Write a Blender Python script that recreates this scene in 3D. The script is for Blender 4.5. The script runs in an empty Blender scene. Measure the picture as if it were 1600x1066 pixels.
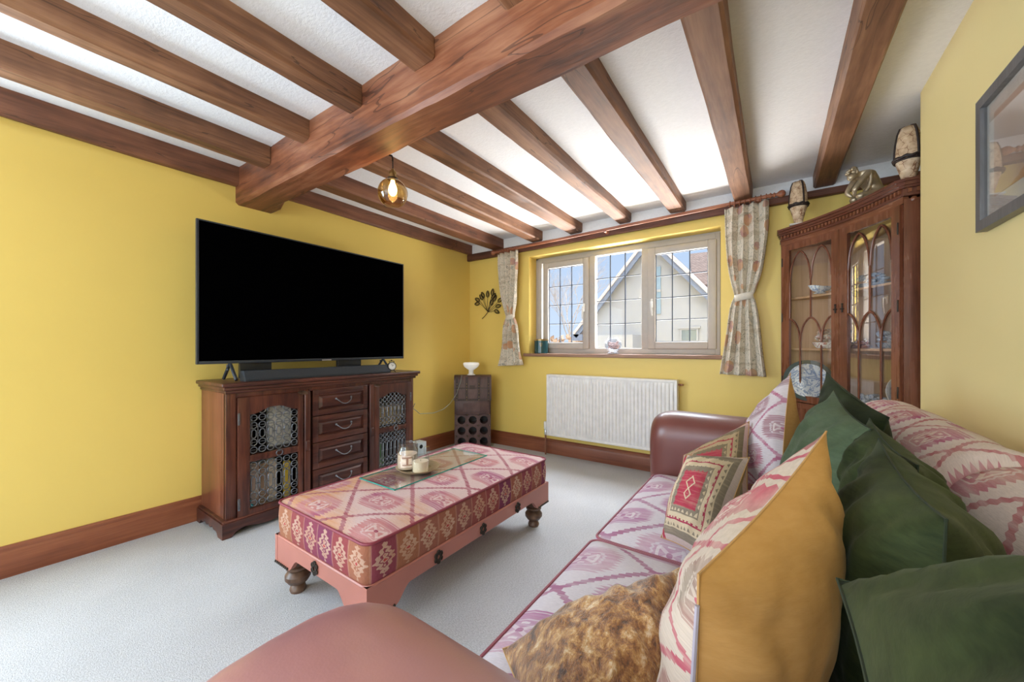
import bpy, bmesh, math, random
from mathutils import Vector, Matrix, noise as mnoise
random.seed(7)
PI = math.pi
sc = bpy.context.scene
COL = sc.collection

# ------------------------------------------------------------------ camera, world, lights, exposure
F = 589.0
cam = bpy.data.cameras.new('camera'); camo = bpy.data.objects.new('camera', cam); COL.objects.link(camo)
camo.location = (3.0, 0.0, 1.09)
YAW = math.atan(410.0 / F)
camo.rotation_euler = (PI/2, 0, YAW)
cam.sensor_fit = 'HORIZONTAL'; cam.sensor_width = 36.0
cam.lens = 36.0 * F / 1600.0
cam.shift_y = 10.0 / 1600.0
cam.clip_start = 0.02; cam.clip_end = 300
sc.camera = camo
sc.view_settings.view_transform = 'Standard'
sc.view_settings.look = 'None'
sc.view_settings.gamma = 1.0
sc.view_settings.exposure = 0.93
sc.view_settings.use_curve_mapping = False

w = bpy.data.worlds.new('sky'); sc.world = w; w.use_nodes = True
nt = w.node_tree; nt.nodes.clear()
wo = nt.nodes.new('ShaderNodeOutputWorld'); bg = nt.nodes.new('ShaderNodeBackground')
tc = nt.nodes.new('ShaderNodeTexCoord'); sp = nt.nodes.new('ShaderNodeSeparateXYZ'); rmp = nt.nodes.new('ShaderNodeValToRGB')
nt.links.new(tc.outputs['Generated'], sp.inputs[0]); nt.links.new(sp.outputs['Z'], rmp.inputs[0])
rmp.color_ramp.elements[0].position = 0.0; rmp.color_ramp.elements[0].color = (0.62, 0.74, 0.90, 1)
rmp.color_ramp.elements[1].position = 0.6; rmp.color_ramp.elements[1].color = (1.0, 1.0, 1.0, 1)
e = rmp.color_ramp.elements.new(0.12); e.color = (0.56, 0.68, 0.86, 1)
e = rmp.color_ramp.elements.new(0.36); e.color = (0.38, 0.54, 0.80, 1)
nt.links.new(rmp.outputs[0], bg.inputs[0])
brt = nt.nodes.new('ShaderNodeMapRange'); nt.links.new(sp.outputs['Z'], brt.inputs[0])     # the high sky is far brighter than the sky near the horizon
brt.inputs[1].default_value = 0.34; brt.inputs[2].default_value = 0.62; brt.inputs[3].default_value = 0.62; brt.inputs[4].default_value = 2.6
nt.links.new(brt.outputs[0], bg.inputs[1])
nt.links.new(bg.outputs[0], wo.inputs[0])

def light(name, kind, loc, rot, energy, color=(1, 1, 1), size=1.0, size_y=None):
    l = bpy.data.lights.new(name, kind); o = bpy.data.objects.new(name, l); COL.objects.link(o)
    o.location = loc; o.rotation_euler = rot; l.energy = energy; l.color = color
    if kind == 'AREA':
        l.size = size
        if size_y: l.shape = 'RECTANGLE'; l.size_y = size_y
    elif kind == 'SUN': l.angle = size
    else: l.shadow_soft_size = size
    return o
light('sun', 'SUN', (0, 0, 20), (math.radians(48), 0, math.radians(28)), 0.30, (1.0, 0.95, 0.86), math.radians(0.6))
# daylight entering through the glazed doors in the wall behind the camera
light('garden_door_daylight', 'AREA', (1.45, -2.28, 1.08), (PI/2, 0, 0), 22, (0.72, 0.86, 1.0), 1.9, 2.0)
# daylight of the front window, entering at the opening of the window behind the camera on the side wall
light('side_window_daylight', 'AREA', (-0.02, -1.05, 1.35), (PI/2, 0, -PI/2), 58, (0.66, 0.83, 1.0), 1.7, 1.3)
# added fill light, in an invented window behind the camera, brightening the sofa side
light('rear_fill_light', 'AREA', (2.95, -2.28, 1.45), (PI/2, 0, 0), 20, (0.84, 0.91, 1.0), 1.0, 1.2)
# unseen lamp added below the sill to brighten the ceiling like drive bounce
light('drive_bounce_fill', 'AREA', (1.75, 4.75, 0.15), (math.radians(180-50), 0, PI), 400, (1.0, 0.96, 0.92), 3.4, 1.4)
# unseen area lamp added above the window head to brighten the room like skylight
light('front_window_sky_fill', 'AREA', (1.75, 4.35, 2.95), (math.radians(52), 0, PI), 280, (0.84, 0.92, 1.0), 2.6, 1.1)

# ------------------------------------------------------------------ shader helpers
class S:
    """a socket with arithmetic"""
    def __init__(s, t, k): s.t = t; s.k = k
    def _m(s, op, *a):
        n = s.t.nodes.new('ShaderNodeMath'); n.operation = op
        for i, v in enumerate((s,) + a):
            if isinstance(v, S): s.t.links.new(v.k, n.inputs[i])
            else: n.inputs[i].default_value = v
        return S(s.t, n.outputs[0])
    def __add__(s, o): return s._m('ADD', o)
    def __sub__(s, o): return s._m('SUBTRACT', o)
    def __mul__(s, o): return s._m('MULTIPLY', o)
    def __truediv__(s, o): return s._m('DIVIDE', o)
    def abs(s): return s._m('ABSOLUTE')
    def frac(s): return s._m('FRACT')
    def floor(s): return s._m('FLOOR')
    def lt(s, o): return s._m('LESS_THAN', o)
    def gt(s, o): return s._m('GREATER_THAN', o)
    def mn(s, o): return s._m('MINIMUM', o)
    def mx(s, o): return s._m('MAXIMUM', o)
    def rs(s, o=1.0): return (s * -1.0) + o

class M:
    def __init__(self, name, rough=0.6, metal=0.0, spec=0.5):
        self.mat = bpy.data.materials.new(name); self.mat.use_nodes = True
        self.t = self.mat.node_tree; self.b = self.t.nodes['Principled BSDF']
        self.b.inputs['Roughness'].default_value = rough; self.b.inputs['Metallic'].default_value = metal
        self.b.inputs['Specular IOR Level'].default_value = spec
        self.co = self.t.nodes.new('ShaderNodeTexCoord')
    def obj(self): return self.co.outputs['Object']
    def geo(self):
        g = self.t.nodes.new('ShaderNodeNewGeometry'); return g.outputs['Position']
    def uv(self):
        s = self.t.nodes.new('ShaderNodeSeparateXYZ'); self.t.links.new(self.co.outputs['UV'], s.inputs[0])
        return S(self.t, s.outputs[0]), S(self.t, s.outputs[1])
    def scale(self, vec, sx, sy, sz, rz=0):
        n = self.t.nodes.new('ShaderNodeMapping'); self.t.links.new(vec, n.inputs[0])
        n.inputs['Scale'].default_value = (sx, sy, sz); n.inputs['Rotation'].default_value = (0, 0, rz)
        return n.outputs[0]
    def noise(self, vec, scale=5, detail=3, rough=0.5, dist=0.0):
        n = self.t.nodes.new('ShaderNodeTexNoise'); self.t.links.new(vec, n.inputs['Vector'])
        n.inputs['Scale'].default_value = scale; n.inputs['Detail'].default_value = detail
        n.inputs['Roughness'].default_value = rough; n.inputs['Distortion'].default_value = dist
        return S(self.t, n.outputs[0])
    def voro(self, vec, scale=5, feature='F1', out='Distance'):
        n = self.t.nodes.new('ShaderNodeTexVoronoi'); n.feature = feature; self.t.links.new(vec, n.inputs['Vector'])
        n.inputs['Scale'].default_value = scale
        return S(self.t, n.outputs[out])
    def ramp(self, f, stops):
        n = self.t.nodes.new('ShaderNodeValToRGB'); self.t.links.new(f.k, n.inputs[0])
        el = n.color_ramp.elements
        while len(el) < len(stops): el.new(0.5)
        for i, (p, c) in enumerate(stops): el[i].position = p; el[i].color = (*c, 1)
        return n.outputs[0]
    def mix(self, f, a, b, mode='MIX'):
        n = self.t.nodes.new('ShaderNodeMix'); n.data_type = 'RGBA'; n.blend_type = mode; n.clamp_factor = True
        for i, v in ((0, f), (6, a), (7, b)):
            if isinstance(v, S): self.t.links.new(v.k, n.inputs[i])
            elif isinstance(v, (int, float)): n.inputs[i].default_value = v
            elif isinstance(v, tuple): n.inputs[i].default_value = (*v, 1)
            else: self.t.links.new(v, n.inputs[i])
        return n.outputs[2]
    def color(self, c):
        if isinstance(c, tuple): self.b.inputs['Base Color'].default_value = (*c, 1)
        else: self.t.links.new(c, self.b.inputs['Base Color'])
        return self
    def bump(self, h, strength=0.3, dist=0.01):
        n = self.t.nodes.new('ShaderNodeBump'); n.inputs['Strength'].default_value = strength; n.inputs['Distance'].default_value = dist
        self.t.links.new(h.k, n.inputs['Height']); self.t.links.new(n.outputs[0], self.b.inputs['Normal']); return self
    def rough(self, s): self.t.links.new(s.k, self.b.inputs['Roughness']); return self

def plain(name, c, rough=0.5, metal=0.0, var=0.06, scale=20, bump=0.0):
    m = M(name, rough, metal); n = m.noise(m.obj(), scale, 3)
    lo = tuple(max(0, x*(1-var)) for x in c); hi = tuple(min(1, x*(1+var)) for x in c)
    m.color(m.ramp(n, [(0.3, lo), (0.7, hi)]))
    if bump: m.bump(n, bump, 0.004)
    return m.mat

def wood(name, dark, mid, light_, axis='y', rough=0.5, grain=16, along=1.2, crack=0.0, bump=0.25, streak=0.0):
    m = M(name, rough)
    s = {'x': (along, grain, grain), 'y': (grain, along, grain), 'z': (grain, grain, along), 'h': (along, along, grain)}[axis]
    v = m.geo()
    a = m.noise(m.scale(v, *s), 1.0, 5, 0.62, 0.6)
    fine = m.noise(m.scale(v, *(q*5 for q in s)), 1.0, 3, 0.6)
    blot = m.noise(v, 2.4, 3, 0.6)
    f = a*0.55 + fine*0.22 + blot*0.23 + (m.noise(v, 1.1, 4, 0.65, 0.8)-0.5)*0.35 + 0.05
    col = m.ramp(f, [(0.40, dark), (0.54, mid), (0.70, light_)])
    h = a*0.6 + fine*0.4
    if crack:
        ck = m.noise(m.scale(v, *(q*0.55 for q in s)), 1.0, 3, 0.5, 0.5)
        line = ((ck - 0.5).abs()).lt(0.0028*crack)
        col = m.mix(line*0.55, col, tuple(x*0.3 for x in dark))
        h = h - line*0.5
        kn = m.voro(m.scale(v, *(q*0.16 for q in s)), 1.0)
        col = m.mix(kn.lt(0.07)*0.55, col, tuple(x*0.5 for x in dark))
    m.color(col); m.bump(h, bump, 0.006); m.rough(f*0.3 + (rough-0.15))
    return m.mat

def tri(s): return ((s.frac() - 0.5).abs())*2.0

def kilim(name, ground, line, med, med2, accent, cu=0.30, cv=0.30, warm=None, rough=0.85, warmgrad=None):
    """flat woven cloth: stepped lattice with toothed medallions"""
    m = M(name, rough, 0, 0.2); u, v = m.uv()
    v3 = m.co.outputs['UV']
    wob = (m.noise(v3, 14, 2) - 0.5)*0.02
    p = u/cu + wob; q = v/cv + wob
    a = tri(p + 0.5); b = tri(q + 0.5)
    far = (a + b).gt(1.0)
    a2 = a*far.rs() + a.rs()*far; b2 = b*far.rs() + b.rs()*far        # offsets from the nearest medallion centre
    d = a2 + b2
    comb = tri(q*26.0)                                             # fine comb teeth
    md = (d.mx(b2*1.75)).mx(a2*1.45)                               # medallion: diamond with cut tips
    ln = d + comb*0.045
    big = m.noise(v3, 2.6, 2, 0.5)
    if warmgrad: big = big + (v.rs(warmgrad[0]))*warmgrad[1] + (u.rs(warmgrad[2]))*warmgrad[3]
    hue = m.noise(v3, 4.0, 2, 0.5)
    medc = m.ramp(hue, [(0.38, med), (0.5, tuple((x+y)/2 for x, y in zip(med, med2))), (0.62, med2)])
    col = m.mix(0.0, ground, ground)
    if warm: col = m.mix(((big - 0.5)*4.0).mx(0.0).mn(1.0)*0.85, ground, warm)
    base = col
    col = m.mix((ln.gt(0.955))*0.85, col, line)                       # toothed lattice lines
    inner = (md + comb*0.15).lt(0.80)
    col = m.mix(inner*0.9, col, medc)
    steps = (((md*7.0).floor())/7.0)
    ring = ((md + comb*0.05) - 0.42).abs().lt(0.03)
    col = m.mix(ring*0.75, col, base)
    hook = ((md - 0.27).abs()).lt(0.035)*(tri(p*10.0).gt(0.45))
    col = m.mix(hook*0.9, col, accent)
    hook2 = ((a2 - b2*1.4).abs()).lt(0.05)*((md).lt(0.33))
    col = m.mix(hook2*0.7, col, accent)
    col = m.mix((md).lt(0.07), col, line)
    weave = m.noise(m.scale(v3, 60, 420, 1), 1.0, 2, 0.6)
    abr = m.noise(m.scale(v3, 3, 60, 1), 1.0, 2, 0.6)
    col = m.mix((abr - 0.40)*1.8, col, ground)
    col = m.mix(0.35, col, m.ramp(weave, [(0.3, (0.55, 0.55, 0.55)), (0.7, (1, 1, 1))]), 'MULTIPLY')
    m.color(col); m.bump(weave, 0.35, 0.002)
    return m.mat

def kilim_band(name):
    """dark columns each with a pale toothed flower"""
    m = M(name, 0.85, 0, 0.2); u, v = m.uv(); v3 = m.co.outputs['UV']
    p = u/0.105; cell = p.floor()
    x = (p.frac() - 0.5).abs()*2.0
    y = ((v - 0.072)/0.055).abs()
    cn = m.t.nodes.new('ShaderNodeTexWhiteNoise'); cn.noise_dimensions = '1D'; m.t.links.new(cell.k, cn.inputs['W'])
    r = S(m.t, cn.outputs['Value'])
    base = m.ramp(r, [(0.0, (0.26, 0.055, 0.06)), (0.35, (0.28, 0.075, 0.07)), (0.6, (0.34, 0.14, 0.075)), (0.8, (0.19, 0.04, 0.085)), (1.0, (0.27, 0.06, 0.07))])
    t = tri(v*52.0)*0.42 + tri(u*70.0)*0.14
    d = x*1.05 + y*0.75 + t*0.7
    pale = m.ramp(m.noise(v3, 8, 2), [(0.4, (0.52, 0.31, 0.21)), (0.6, (0.58, 0.40, 0.30))])
    col = m.mix(d.lt(1.06)*0.72, base, pale)
    col = m.mix(((d - 0.60).abs()).lt(0.09), col, base)
    col = m.mix(d.lt(0.30), col, (0.40, 0.06, 0.06))
    col = m.mix((x.gt(0.93))*(tri(u*190.0).gt(0.3))*0.5, col, (0.50, 0.28, 0.20))
    weave = m.noise(m.scale(v3, 420, 60, 1), 1.0, 2, 0.6)
    col = m.mix(0.4, col, m.ramp(weave, [(0.3, (0.5, 0.5, 0.5)), (0.7, (1, 1, 1))]), 'MULTIPLY')
    m.color(col); m.bump(weave, 0.35, 0.002)
    return m.mat

def kilim_nested(name, cols, size, diag=False):
    """cushion cloth of nested toothed frames round a red centre"""
    m = M(name, 0.88, 0, 0.2); u, v = m.uv(); v3 = m.co.outputs['UV']
    x = (u - size*0.5)/size*2.0; y = (v - size*0.5)/size*2.0
    d = (x.abs() + y.abs())*0.72 if diag else x.abs().mx(y.abs())
    t = (tri(u*34.0).mn(tri(v*34.0)))*0.10
    e = d + t
    col = m.mix(0.0, cols[0], cols[0])
    for lim, c in zip((0.92, 0.80, 0.66, 0.60, 0.52, 0.40), (cols[1], cols[2], cols[3], cols[2], cols[1], cols[4])):
        col = m.mix((e if lim in (0.66, 0.52, 0.40, 0.80) else d).lt(lim), col, c)
    small = ((x.abs()*0.9 + (y - 0.10).abs()) - 0.13).abs().lt(0.02)
    small2 = ((x.abs()*0.9 + (y + 0.12).abs()) - 0.10).abs().lt(0.02)
    col = m.mix(small.mx(small2), col, cols[2])
    col = m.mix(((x - 0.86).abs().lt(0.06))*(tri(v*9.0).gt(0.45)), col, cols[4])
    weave = m.noise(m.scale(v3, 60, 420, 1), 1.0, 2, 0.6)
    abr = m.noise(m.scale(v3, 4, 90, 1), 1.0, 2, 0.6)
    col = m.mix((abr - 0.5)*1.6, col, cols[2])
    col = m.mix(0.35, col, m.ramp(weave, [(0.3, (0.55, 0.55, 0.55)), (0.7, (1, 1, 1))]), 'MULTIPLY')
    m.color(col); m.bump(weave, 0.35, 0.002)
    return m.mat

def glass(name, tint=(1, 1, 1), rough=0.0, clear=0.9, spec_tint=(1, 1, 1), ior=1.5):
    """thin clear pane: fresnel mirror over straight-through transmission"""
    m = M(name); t = m.t
    tr = t.nodes.new('ShaderNodeBsdfTransparent'); tr.inputs[0].default_value = (*[c*clear for c in tint], 1)
    gl = t.nodes.new('ShaderNodeBsdfGlossy'); gl.inputs['Roughness'].default_value = rough; gl.inputs[0].default_value = (*spec_tint, 1)
    fr = t.nodes.new('ShaderNodeFresnel')      # same mirror strength on both faces of the sheet
    ge = t.nodes.new('ShaderNodeNewGeometry'); iv = t.nodes.new('ShaderNodeMapRange'); t.links.new(ge.outputs['Backfacing'], iv.inputs[0])
    iv.inputs[3].default_value = ior; iv.inputs[4].default_value = 1.0/ior; t.links.new(iv.outputs[0], fr.inputs[0])
    mx = t.nodes.new('ShaderNodeMixShader'); t.links.new(fr.outputs[0], mx.inputs[0]); t.links.new(tr.outputs[0], mx.inputs[1]); t.links.new(gl.outputs[0], mx.inputs[2])
    t.links.new(mx.outputs[0], t.nodes['Material Output'].inputs[0])
    return m.mat

def emit(name, c, s):
    m = M(name); m.color(c); m.b.inputs['Emission Color'].default_value = (*c, 1); m.b.inputs['Emission Strength'].default_value = s
    return m.mat

# ------------------------------------------------------------------ mesh helpers
ORG = {}
class MB:
    def __init__(s): s.v = []; s.f = []; s.m = []; s.uv = {}
    def add(s, vs, fs, mi=0, uvs=None):
        o = len(s.v); s.v += [Vector(p) for p in vs]
        for k, f in enumerate(fs):
            s.f.append([i+o for i in f]); s.m.append(mi)
            if uvs: s.uv[len(s.f)-1] = [uvs[i] for i in f]
        return s
    def box(s, x0, x1, y0, y1, z0, z1, bevel=0.0, seg=2, mi=0):
        b = bmesh.new(); bmesh.ops.create_cube(b, size=1.0)
        for v in b.verts:
            v.co = Vector(((x0+x1)/2 + v.co.x*(x1-x0), (y0+y1)/2 + v.co.y*(y1-y0), (z0+z1)/2 + v.co.z*(z1-z0)))
        if bevel: bmesh.ops.bevel(b, geom=b.edges[:], offset=bevel, segments=seg, profile=0.5, affect='EDGES')
        return s.bm(b, mi)
    def bm(s, b, mi=0, mat=None):
        b.verts.index_update()
        vs = [v.co.copy() for v in b.verts]
        if mat: vs = [mat @ v for v in vs]
        s.add(vs, [[v.index for v in f.verts] for f in b.faces], mi); b.free(); return s
    def tube(s, pts, r, n=10, caps=True, mi=0, closed=False):
        pts = [Vector(p) for p in pts]; k = len(pts); rs = r if isinstance(r, (list, tuple)) else [r]*k
        vs = []; fs = []; up = None
        for i, p in enumerate(pts):
            if closed: d = (pts[(i+1) % k] - pts[i-1])
            else: d = (pts[min(i+1, k-1)] - pts[max(i-1, 0)])
            if d.length < 1e-9: d = Vector((0, 0, 1))
            d.normalize()
            if up is None:
                up = Vector((0, 0, 1)) if abs(d.z) < 0.9 else Vector((1, 0, 0))
            a = d.cross(up)
            if a.length < 1e-6: a = d.cross(Vector((0, 1, 0)))
            a.normalize(); b = a.cross(d).normalized(); up = b
            for j in range(n):
                t = 2*PI*j/n; vs.append(p + a*math.cos(t)*rs[i] + b*math.sin(t)*rs[i])
        m = k if closed else k-1
        for i in range(m):
            i2 = (i+1) % k
            for j in range(n):
                j2 = (j+1) % n; fs.append([i*n+j, i*n+j2, i2*n+j2, i2*n+j])
        if caps and not closed:
            fs.append(list(range(n))[::-1]); fs.append([(k-1)*n+j for j in range(n)])
        return s.add(vs, fs, mi)
    def lathe(s, prof, c, n=28, mi=0, mat=None, caps=True):
        """prof: [(r, z)], around z at c"""
        vs = []; fs = []; c = Vector(c)
        for r, z in prof:
            for j in range(n):
                t = 2*PI*j/n; p = Vector((r*math.cos(t), r*math.sin(t), z))
                vs.append((mat @ p if mat else p) + c)
        for i in range(len(prof)-1):
            for j in range(n):
                j2 = (j+1) % n; fs.append([i*n+j, i*n+j2, (i+1)*n+j2, (i+1)*n+j])
        if caps and prof[0][0] > 1e-5: fs.append(list(range(n))[::-1])
        if caps and prof[-1][0] > 1e-5: fs.append([(len(prof)-1)*n+j for j in range(n)])
        return s.add(vs, fs, mi)
    def prism(s, poly, z0, z1, mat=None, mi=0):
        """poly in xy extruded in z; mat maps to world"""
        n = len(poly); vs = [Vector((x, y, z0)) for x, y in poly] + [Vector((x, y, z1)) for x, y in poly]
        if mat: vs = [mat @ v for v in vs]
        fs = [list(range(n))[::-1], [n+i for i in range(n)]] + [[i, (i+1) % n, n+(i+1) % n, n+i] for i in range(n)]
        return s.add(vs, fs, mi)
    def grid(s, fn, nu, nv, mi=0, uvf=None, wrapu=False):
        vs = []; fs = []; uvs = []
        for j in range(nv+1):
            for i in range(nu+1):
                vs.append(fn(i/nu, j/nv))
                if uvf: uvs.append(uvf(i/nu, j/nv))
        for j in range(nv):
            for i in range(nu):
                a = j*(nu+1)+i; fs.append([a, a+1, a+nu+2, a+nu+1])
        return s.add(vs, fs, mi, uvs if uvf else None)
    def sphere(s, c, r, n=14, sx=1, sy=1, sz=1, mi=0):
        return s.lathe([(max(1e-6, r*math.sin(PI*i/n))*1.0, -r*math.cos(PI*i/n)) for i in range(n+1)], c, n*2, mi,
                       Matrix.Diagonal((sx, sy, sz)))
    def build(s, name, mats, parent=None, smooth=30, org=None, weld=0.0):
        if not isinstance(mats, (list, tuple)): mats = [mats]
        if parent is not None: o0 = ORG[parent.name]
        elif org is not None: o0 = Vector(org)
        else:
            xs = [p.x for p in s.v]; ys = [p.y for p in s.v]; zs = [p.z for p in s.v]
            o0 = Vector(((min(xs)+max(xs))/2, (min(ys)+max(ys))/2, min(zs)))
        me = bpy.data.meshes.new(name); me.from_pydata([p - o0 for p in s.v], [], s.f)
        for m in mats: me.materials.append(m)
        for i, p in enumerate(me.polygons): p.material_index = s.m[i]
        if s.uv:
            l = me.uv_layers.new(name='UVMap')
            for i, p in enumerate(me.polygons):
                if i in s.uv:
                    for k, li in enumerate(p.loop_indices): l.data[li].uv = s.uv[i][k]
        b = bmesh.new(); b.from_mesh(me)
        if weld: bmesh.ops.remove_doubles(b, verts=b.verts[:], dist=weld)
        if not s.uv or weld: bmesh.ops.recalc_face_normals(b, faces=b.faces[:])
        b.to_mesh(me); b.free()
        if smooth:
            for p in me.polygons: p.use_smooth = True
            try: me.set_sharp_from_angle(angle=math.radians(smooth))
            except Exception: pass
        o = bpy.data.objects.new(name, me); COL.objects.link(o)
        if parent is not None: o.parent = parent; o.location = (0, 0, 0)
        else: o.location = o0
        ORG[o.name] = o0
        return o

def tag(o, label=None, cat=None, group=None, kind=None):
    if label: o['label'] = label
    if cat: o['category'] = cat
    if group: o['group'] = group
    if kind: o['kind'] = kind
    return o
def thing(name, label, cat, loc, group=None, kind=None):
    o = bpy.data.objects.new(name, None); o.empty_display_size = 0.1; COL.objects.link(o); o.location = loc
    ORG[o.name] = Vector(loc); return tag(o, label, cat, group, kind)
def box(name, m, parent, x0, x1, y0, y1, z0, z1, bevel=0.0, **k):
    return MB().box(x0, x1, y0, y1, z0, z1, bevel).build(name, m, parent, **k)
def frame_mat(o, ex, ey, ez):
    m = Matrix.Identity(4)
    for i, a in enumerate((ex, ey, ez)):
        a = Vector(a)
        for r in range(3): m[r][i] = a[r]
    for r in range(3): m[r][3] = o[r]
    return m

# ------------------------------------------------------------------ materials
def wall_paint(name, c):
    m = M(name, 0.42, 0, 0.4); v = m.geo(); n = m.noise(v, 1.3, 3, 0.5); fine = m.noise(v, 60, 3, 0.6)
    m.color(m.ramp(n, [(0.3, tuple(x*0.96 for x in c)), (0.7, tuple(min(1, x*1.03) for x in c))]))
    m.bump(fine*0.6 + n*0.4, 0.08, 0.004); return m.mat
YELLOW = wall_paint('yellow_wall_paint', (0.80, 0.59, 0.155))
YELLOW_LIT = wall_paint('yellow_wall_paint_lit', (0.86, 0.71, 0.33))  # same yellow paint, coloured paler in place of daylight washing over the right wall
def ceiling_mat():
    m = M('textured_white_ceiling', 0.8, 0, 0.2); v = m.geo()
    n = m.noise(m.scale(v, 1, 1.6, 1), 55, 3, 0.6, 0.4)
    m.color(m.ramp(n, [(0.3, (0.83, 0.83, 0.84)), (0.7, (0.88, 0.88, 0.89))])); m.bump(n, 0.35, 0.006); return m.mat
CEIL = ceiling_mat()
def carpet_mat():
    m = M('cream_wool_carpet', 0.95, 0, 0.05); v = m.geo()
    a = m.noise(m.scale(v, 1.0, 2.4, 1, PI/4), 120, 3, 0.7)
    b = m.noise(v, 420, 2, 0.6); big = m.noise(v, 2.2, 3)
    f = a*0.55 + b*0.35 + big*0.12
    m.color(m.ramp(f, [(0.38, (0.31, 0.305, 0.305)), (0.50, (0.455, 0.455, 0.465)), (0.62, (0.59, 0.59, 0.61))])); m.bump(f, 0.5, 0.006)
    return m.mat
CARPET = carpet_mat()
BEAM_Y = wood('old_oak_joist', (0.085, 0.034, 0.016), (0.20, 0.088, 0.042), (0.36, 0.18, 0.095), 'y', 0.55, 13, 1.0, 1.0, 0.35)
BEAM_YD = wood('dark_oak_joist', (0.085, 0.032, 0.016), (0.175, 0.066, 0.034), (0.28, 0.12, 0.062), 'y', 0.55, 13, 1.0, 1.0, 0.35)
BEAM_X = wood('old_oak_main_beam', (0.070, 0.023, 0.012), (0.215, 0.070, 0.030), (0.37, 0.165, 0.085), 'x', 0.5, 11, 1.1, 1.6, 0.5)
TRIM_X = wood('dark_trim_wood_x', (0.07, 0.025, 0.015), (0.14, 0.05, 0.028), (0.22, 0.09, 0.05), 'x', 0.5, 20, 1.2, 0.6)
BASE_Y = wood('stained_skirting_y', (0.16, 0.045, 0.02), (0.235, 0.072, 0.032), (0.32, 0.11, 0.05), 'y', 0.4, 26, 1.0, 0.0, 0.1)
BASE_X = wood('stained_skirting_x', (0.16, 0.045, 0.02), (0.235, 0.072, 0.032), (0.32, 0.11, 0.05), 'x', 0.4, 26, 1.0, 0.0, 0.1)
SILLW = wood('sill_wood', (0.20, 0.10, 0.055), (0.30, 0.16, 0.10), (0.40, 0.23, 0.15), 'x', 0.45, 26, 1.0, 0.0, 0.1)
SH_Y = wood('sheesham_y', (0.024, 0.008, 0.007), (0.060, 0.018, 0.013), (0.14, 0.045, 0.028), 'y', 0.32, 24, 1.6, 0.0, 0.15)
SH_Z = wood('sheesham_z', (0.026, 0.008, 0.006), (0.070, 0.020, 0.013), (0.16, 0.050, 0.027), 'z', 0.32, 24, 1.6, 0.0, 0.15)
SH_P = wood('sheesham_side', (0.085, 0.025, 0.014), (0.17, 0.052, 0.026), (0.26, 0.09, 0.045), 'z', 0.35, 10, 1.0, 0.0, 0.1)
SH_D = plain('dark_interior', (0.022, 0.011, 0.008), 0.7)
MAH_Z = wood('mahogany_upright', (0.08, 0.024, 0.012), (0.155, 0.050, 0.024), (0.24, 0.085, 0.042), 'z', 0.25, 22, 1.2, 0.0, 0.06)
MAH_X = wood('mahogany_rail', (0.10, 0.032, 0.016), (0.19, 0.065, 0.030), (0.29, 0.115, 0.055), 'h', 0.25, 22, 2.0, 0.0, 0.06)
MAH_D = wood('mahogany_dark', (0.055, 0.016, 0.010), (0.11, 0.032, 0.017), (0.17, 0.055, 0.028), 'h', 0.3, 24, 2.0, 0.0, 0.06)
CABIN = wood('cabinet_lining', (0.46, 0.26, 0.14), (0.58, 0.35, 0.21), (0.66, 0.43, 0.27), 'z', 0.5, 26, 1.0, 0.0, 0.05)
ROSE = wood('turned_rod_wood', (0.20, 0.06, 0.03), (0.32, 0.11, 0.055), (0.45, 0.18, 0.09), 'x', 0.35, 20, 2.0, 0.0, 0.1)
LEGW = wood('turned_leg_wood', (0.05, 0.025, 0.015), (0.12, 0.065, 0.04), (0.24, 0.14, 0.09), 'z', 0.4, 14, 4.0, 0.0, 0.1)
IRON = plain('wrought_iron', (0.20, 0.21, 0.23), 0.42, 0.75, 0.3, 60, 0.2)
IRON_D = plain('dark_iron', (0.035, 0.025, 0.018), 0.5, 0.5)
BLACK = plain('black_plastic', (0.012, 0.013, 0.015), 0.4)
TVF = plain('slate_tv_frame', (0.040, 0.047, 0.060), 0.4, 0.4)
SCREEN = plain('tv_screen', (0.0006, 0.0006, 0.0008), 0.25, 0, 0.0); SCREEN.node_tree.nodes['Principled BSDF'].inputs['Specular IOR Level'].default_value = 0.0
SOUND = plain('soundbar_cloth', (0.025, 0.032, 0.042), 0.6, 0.1, 0.2, 200)
SILVER = plain('silver_badge', (0.6, 0.6, 0.62), 0.3, 0.8)
WHITE = plain('white_enamel', (0.80, 0.77, 0.74), 0.35)
WHITEP = plain('white_plastic', (0.78, 0.77, 0.74), 0.4)
UPVC = plain('grey_beige_frame', (0.44, 0.40, 0.36), 0.45, 0, 0.03)
LEAD = plain('lead_strip', (0.05, 0.06, 0.08), 0.5, 0.4)
BRASS = plain('antique_brass', (0.34, 0.23, 0.09), 0.3, 0.9)
BRONZE = plain('bronze', (0.55, 0.45, 0.31), 0.38, 0.65, 0.25, 14, 0.15)
COPPER = plain('copper_pipe', (0.33, 0.15, 0.09), 0.4, 0.6)
def leather(name, c, rough=0.36):
    m = M(name, rough, 0, 0.5); v = m.geo(); n = m.noise(v, 3.0, 3); cr = m.voro(v, 320)
    m.color(m.ramp(n, [(0.3, tuple(x*0.88 for x in c)), (0.7, tuple(x*1.14 for x in c))])); m.bump(cr, 0.06, 0.001)
    m.rough(n*0.12 + (rough-0.06)); m.b.inputs['Coat Weight'].default_value = 0.3; m.b.inputs['Coat Roughness'].default_value = 0.35
    return m.mat
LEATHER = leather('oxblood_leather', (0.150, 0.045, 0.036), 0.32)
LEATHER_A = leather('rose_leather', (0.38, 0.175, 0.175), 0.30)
LEATHER_O = leather('terracotta_leather', (0.38, 0.135, 0.100), 0.45)
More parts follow.
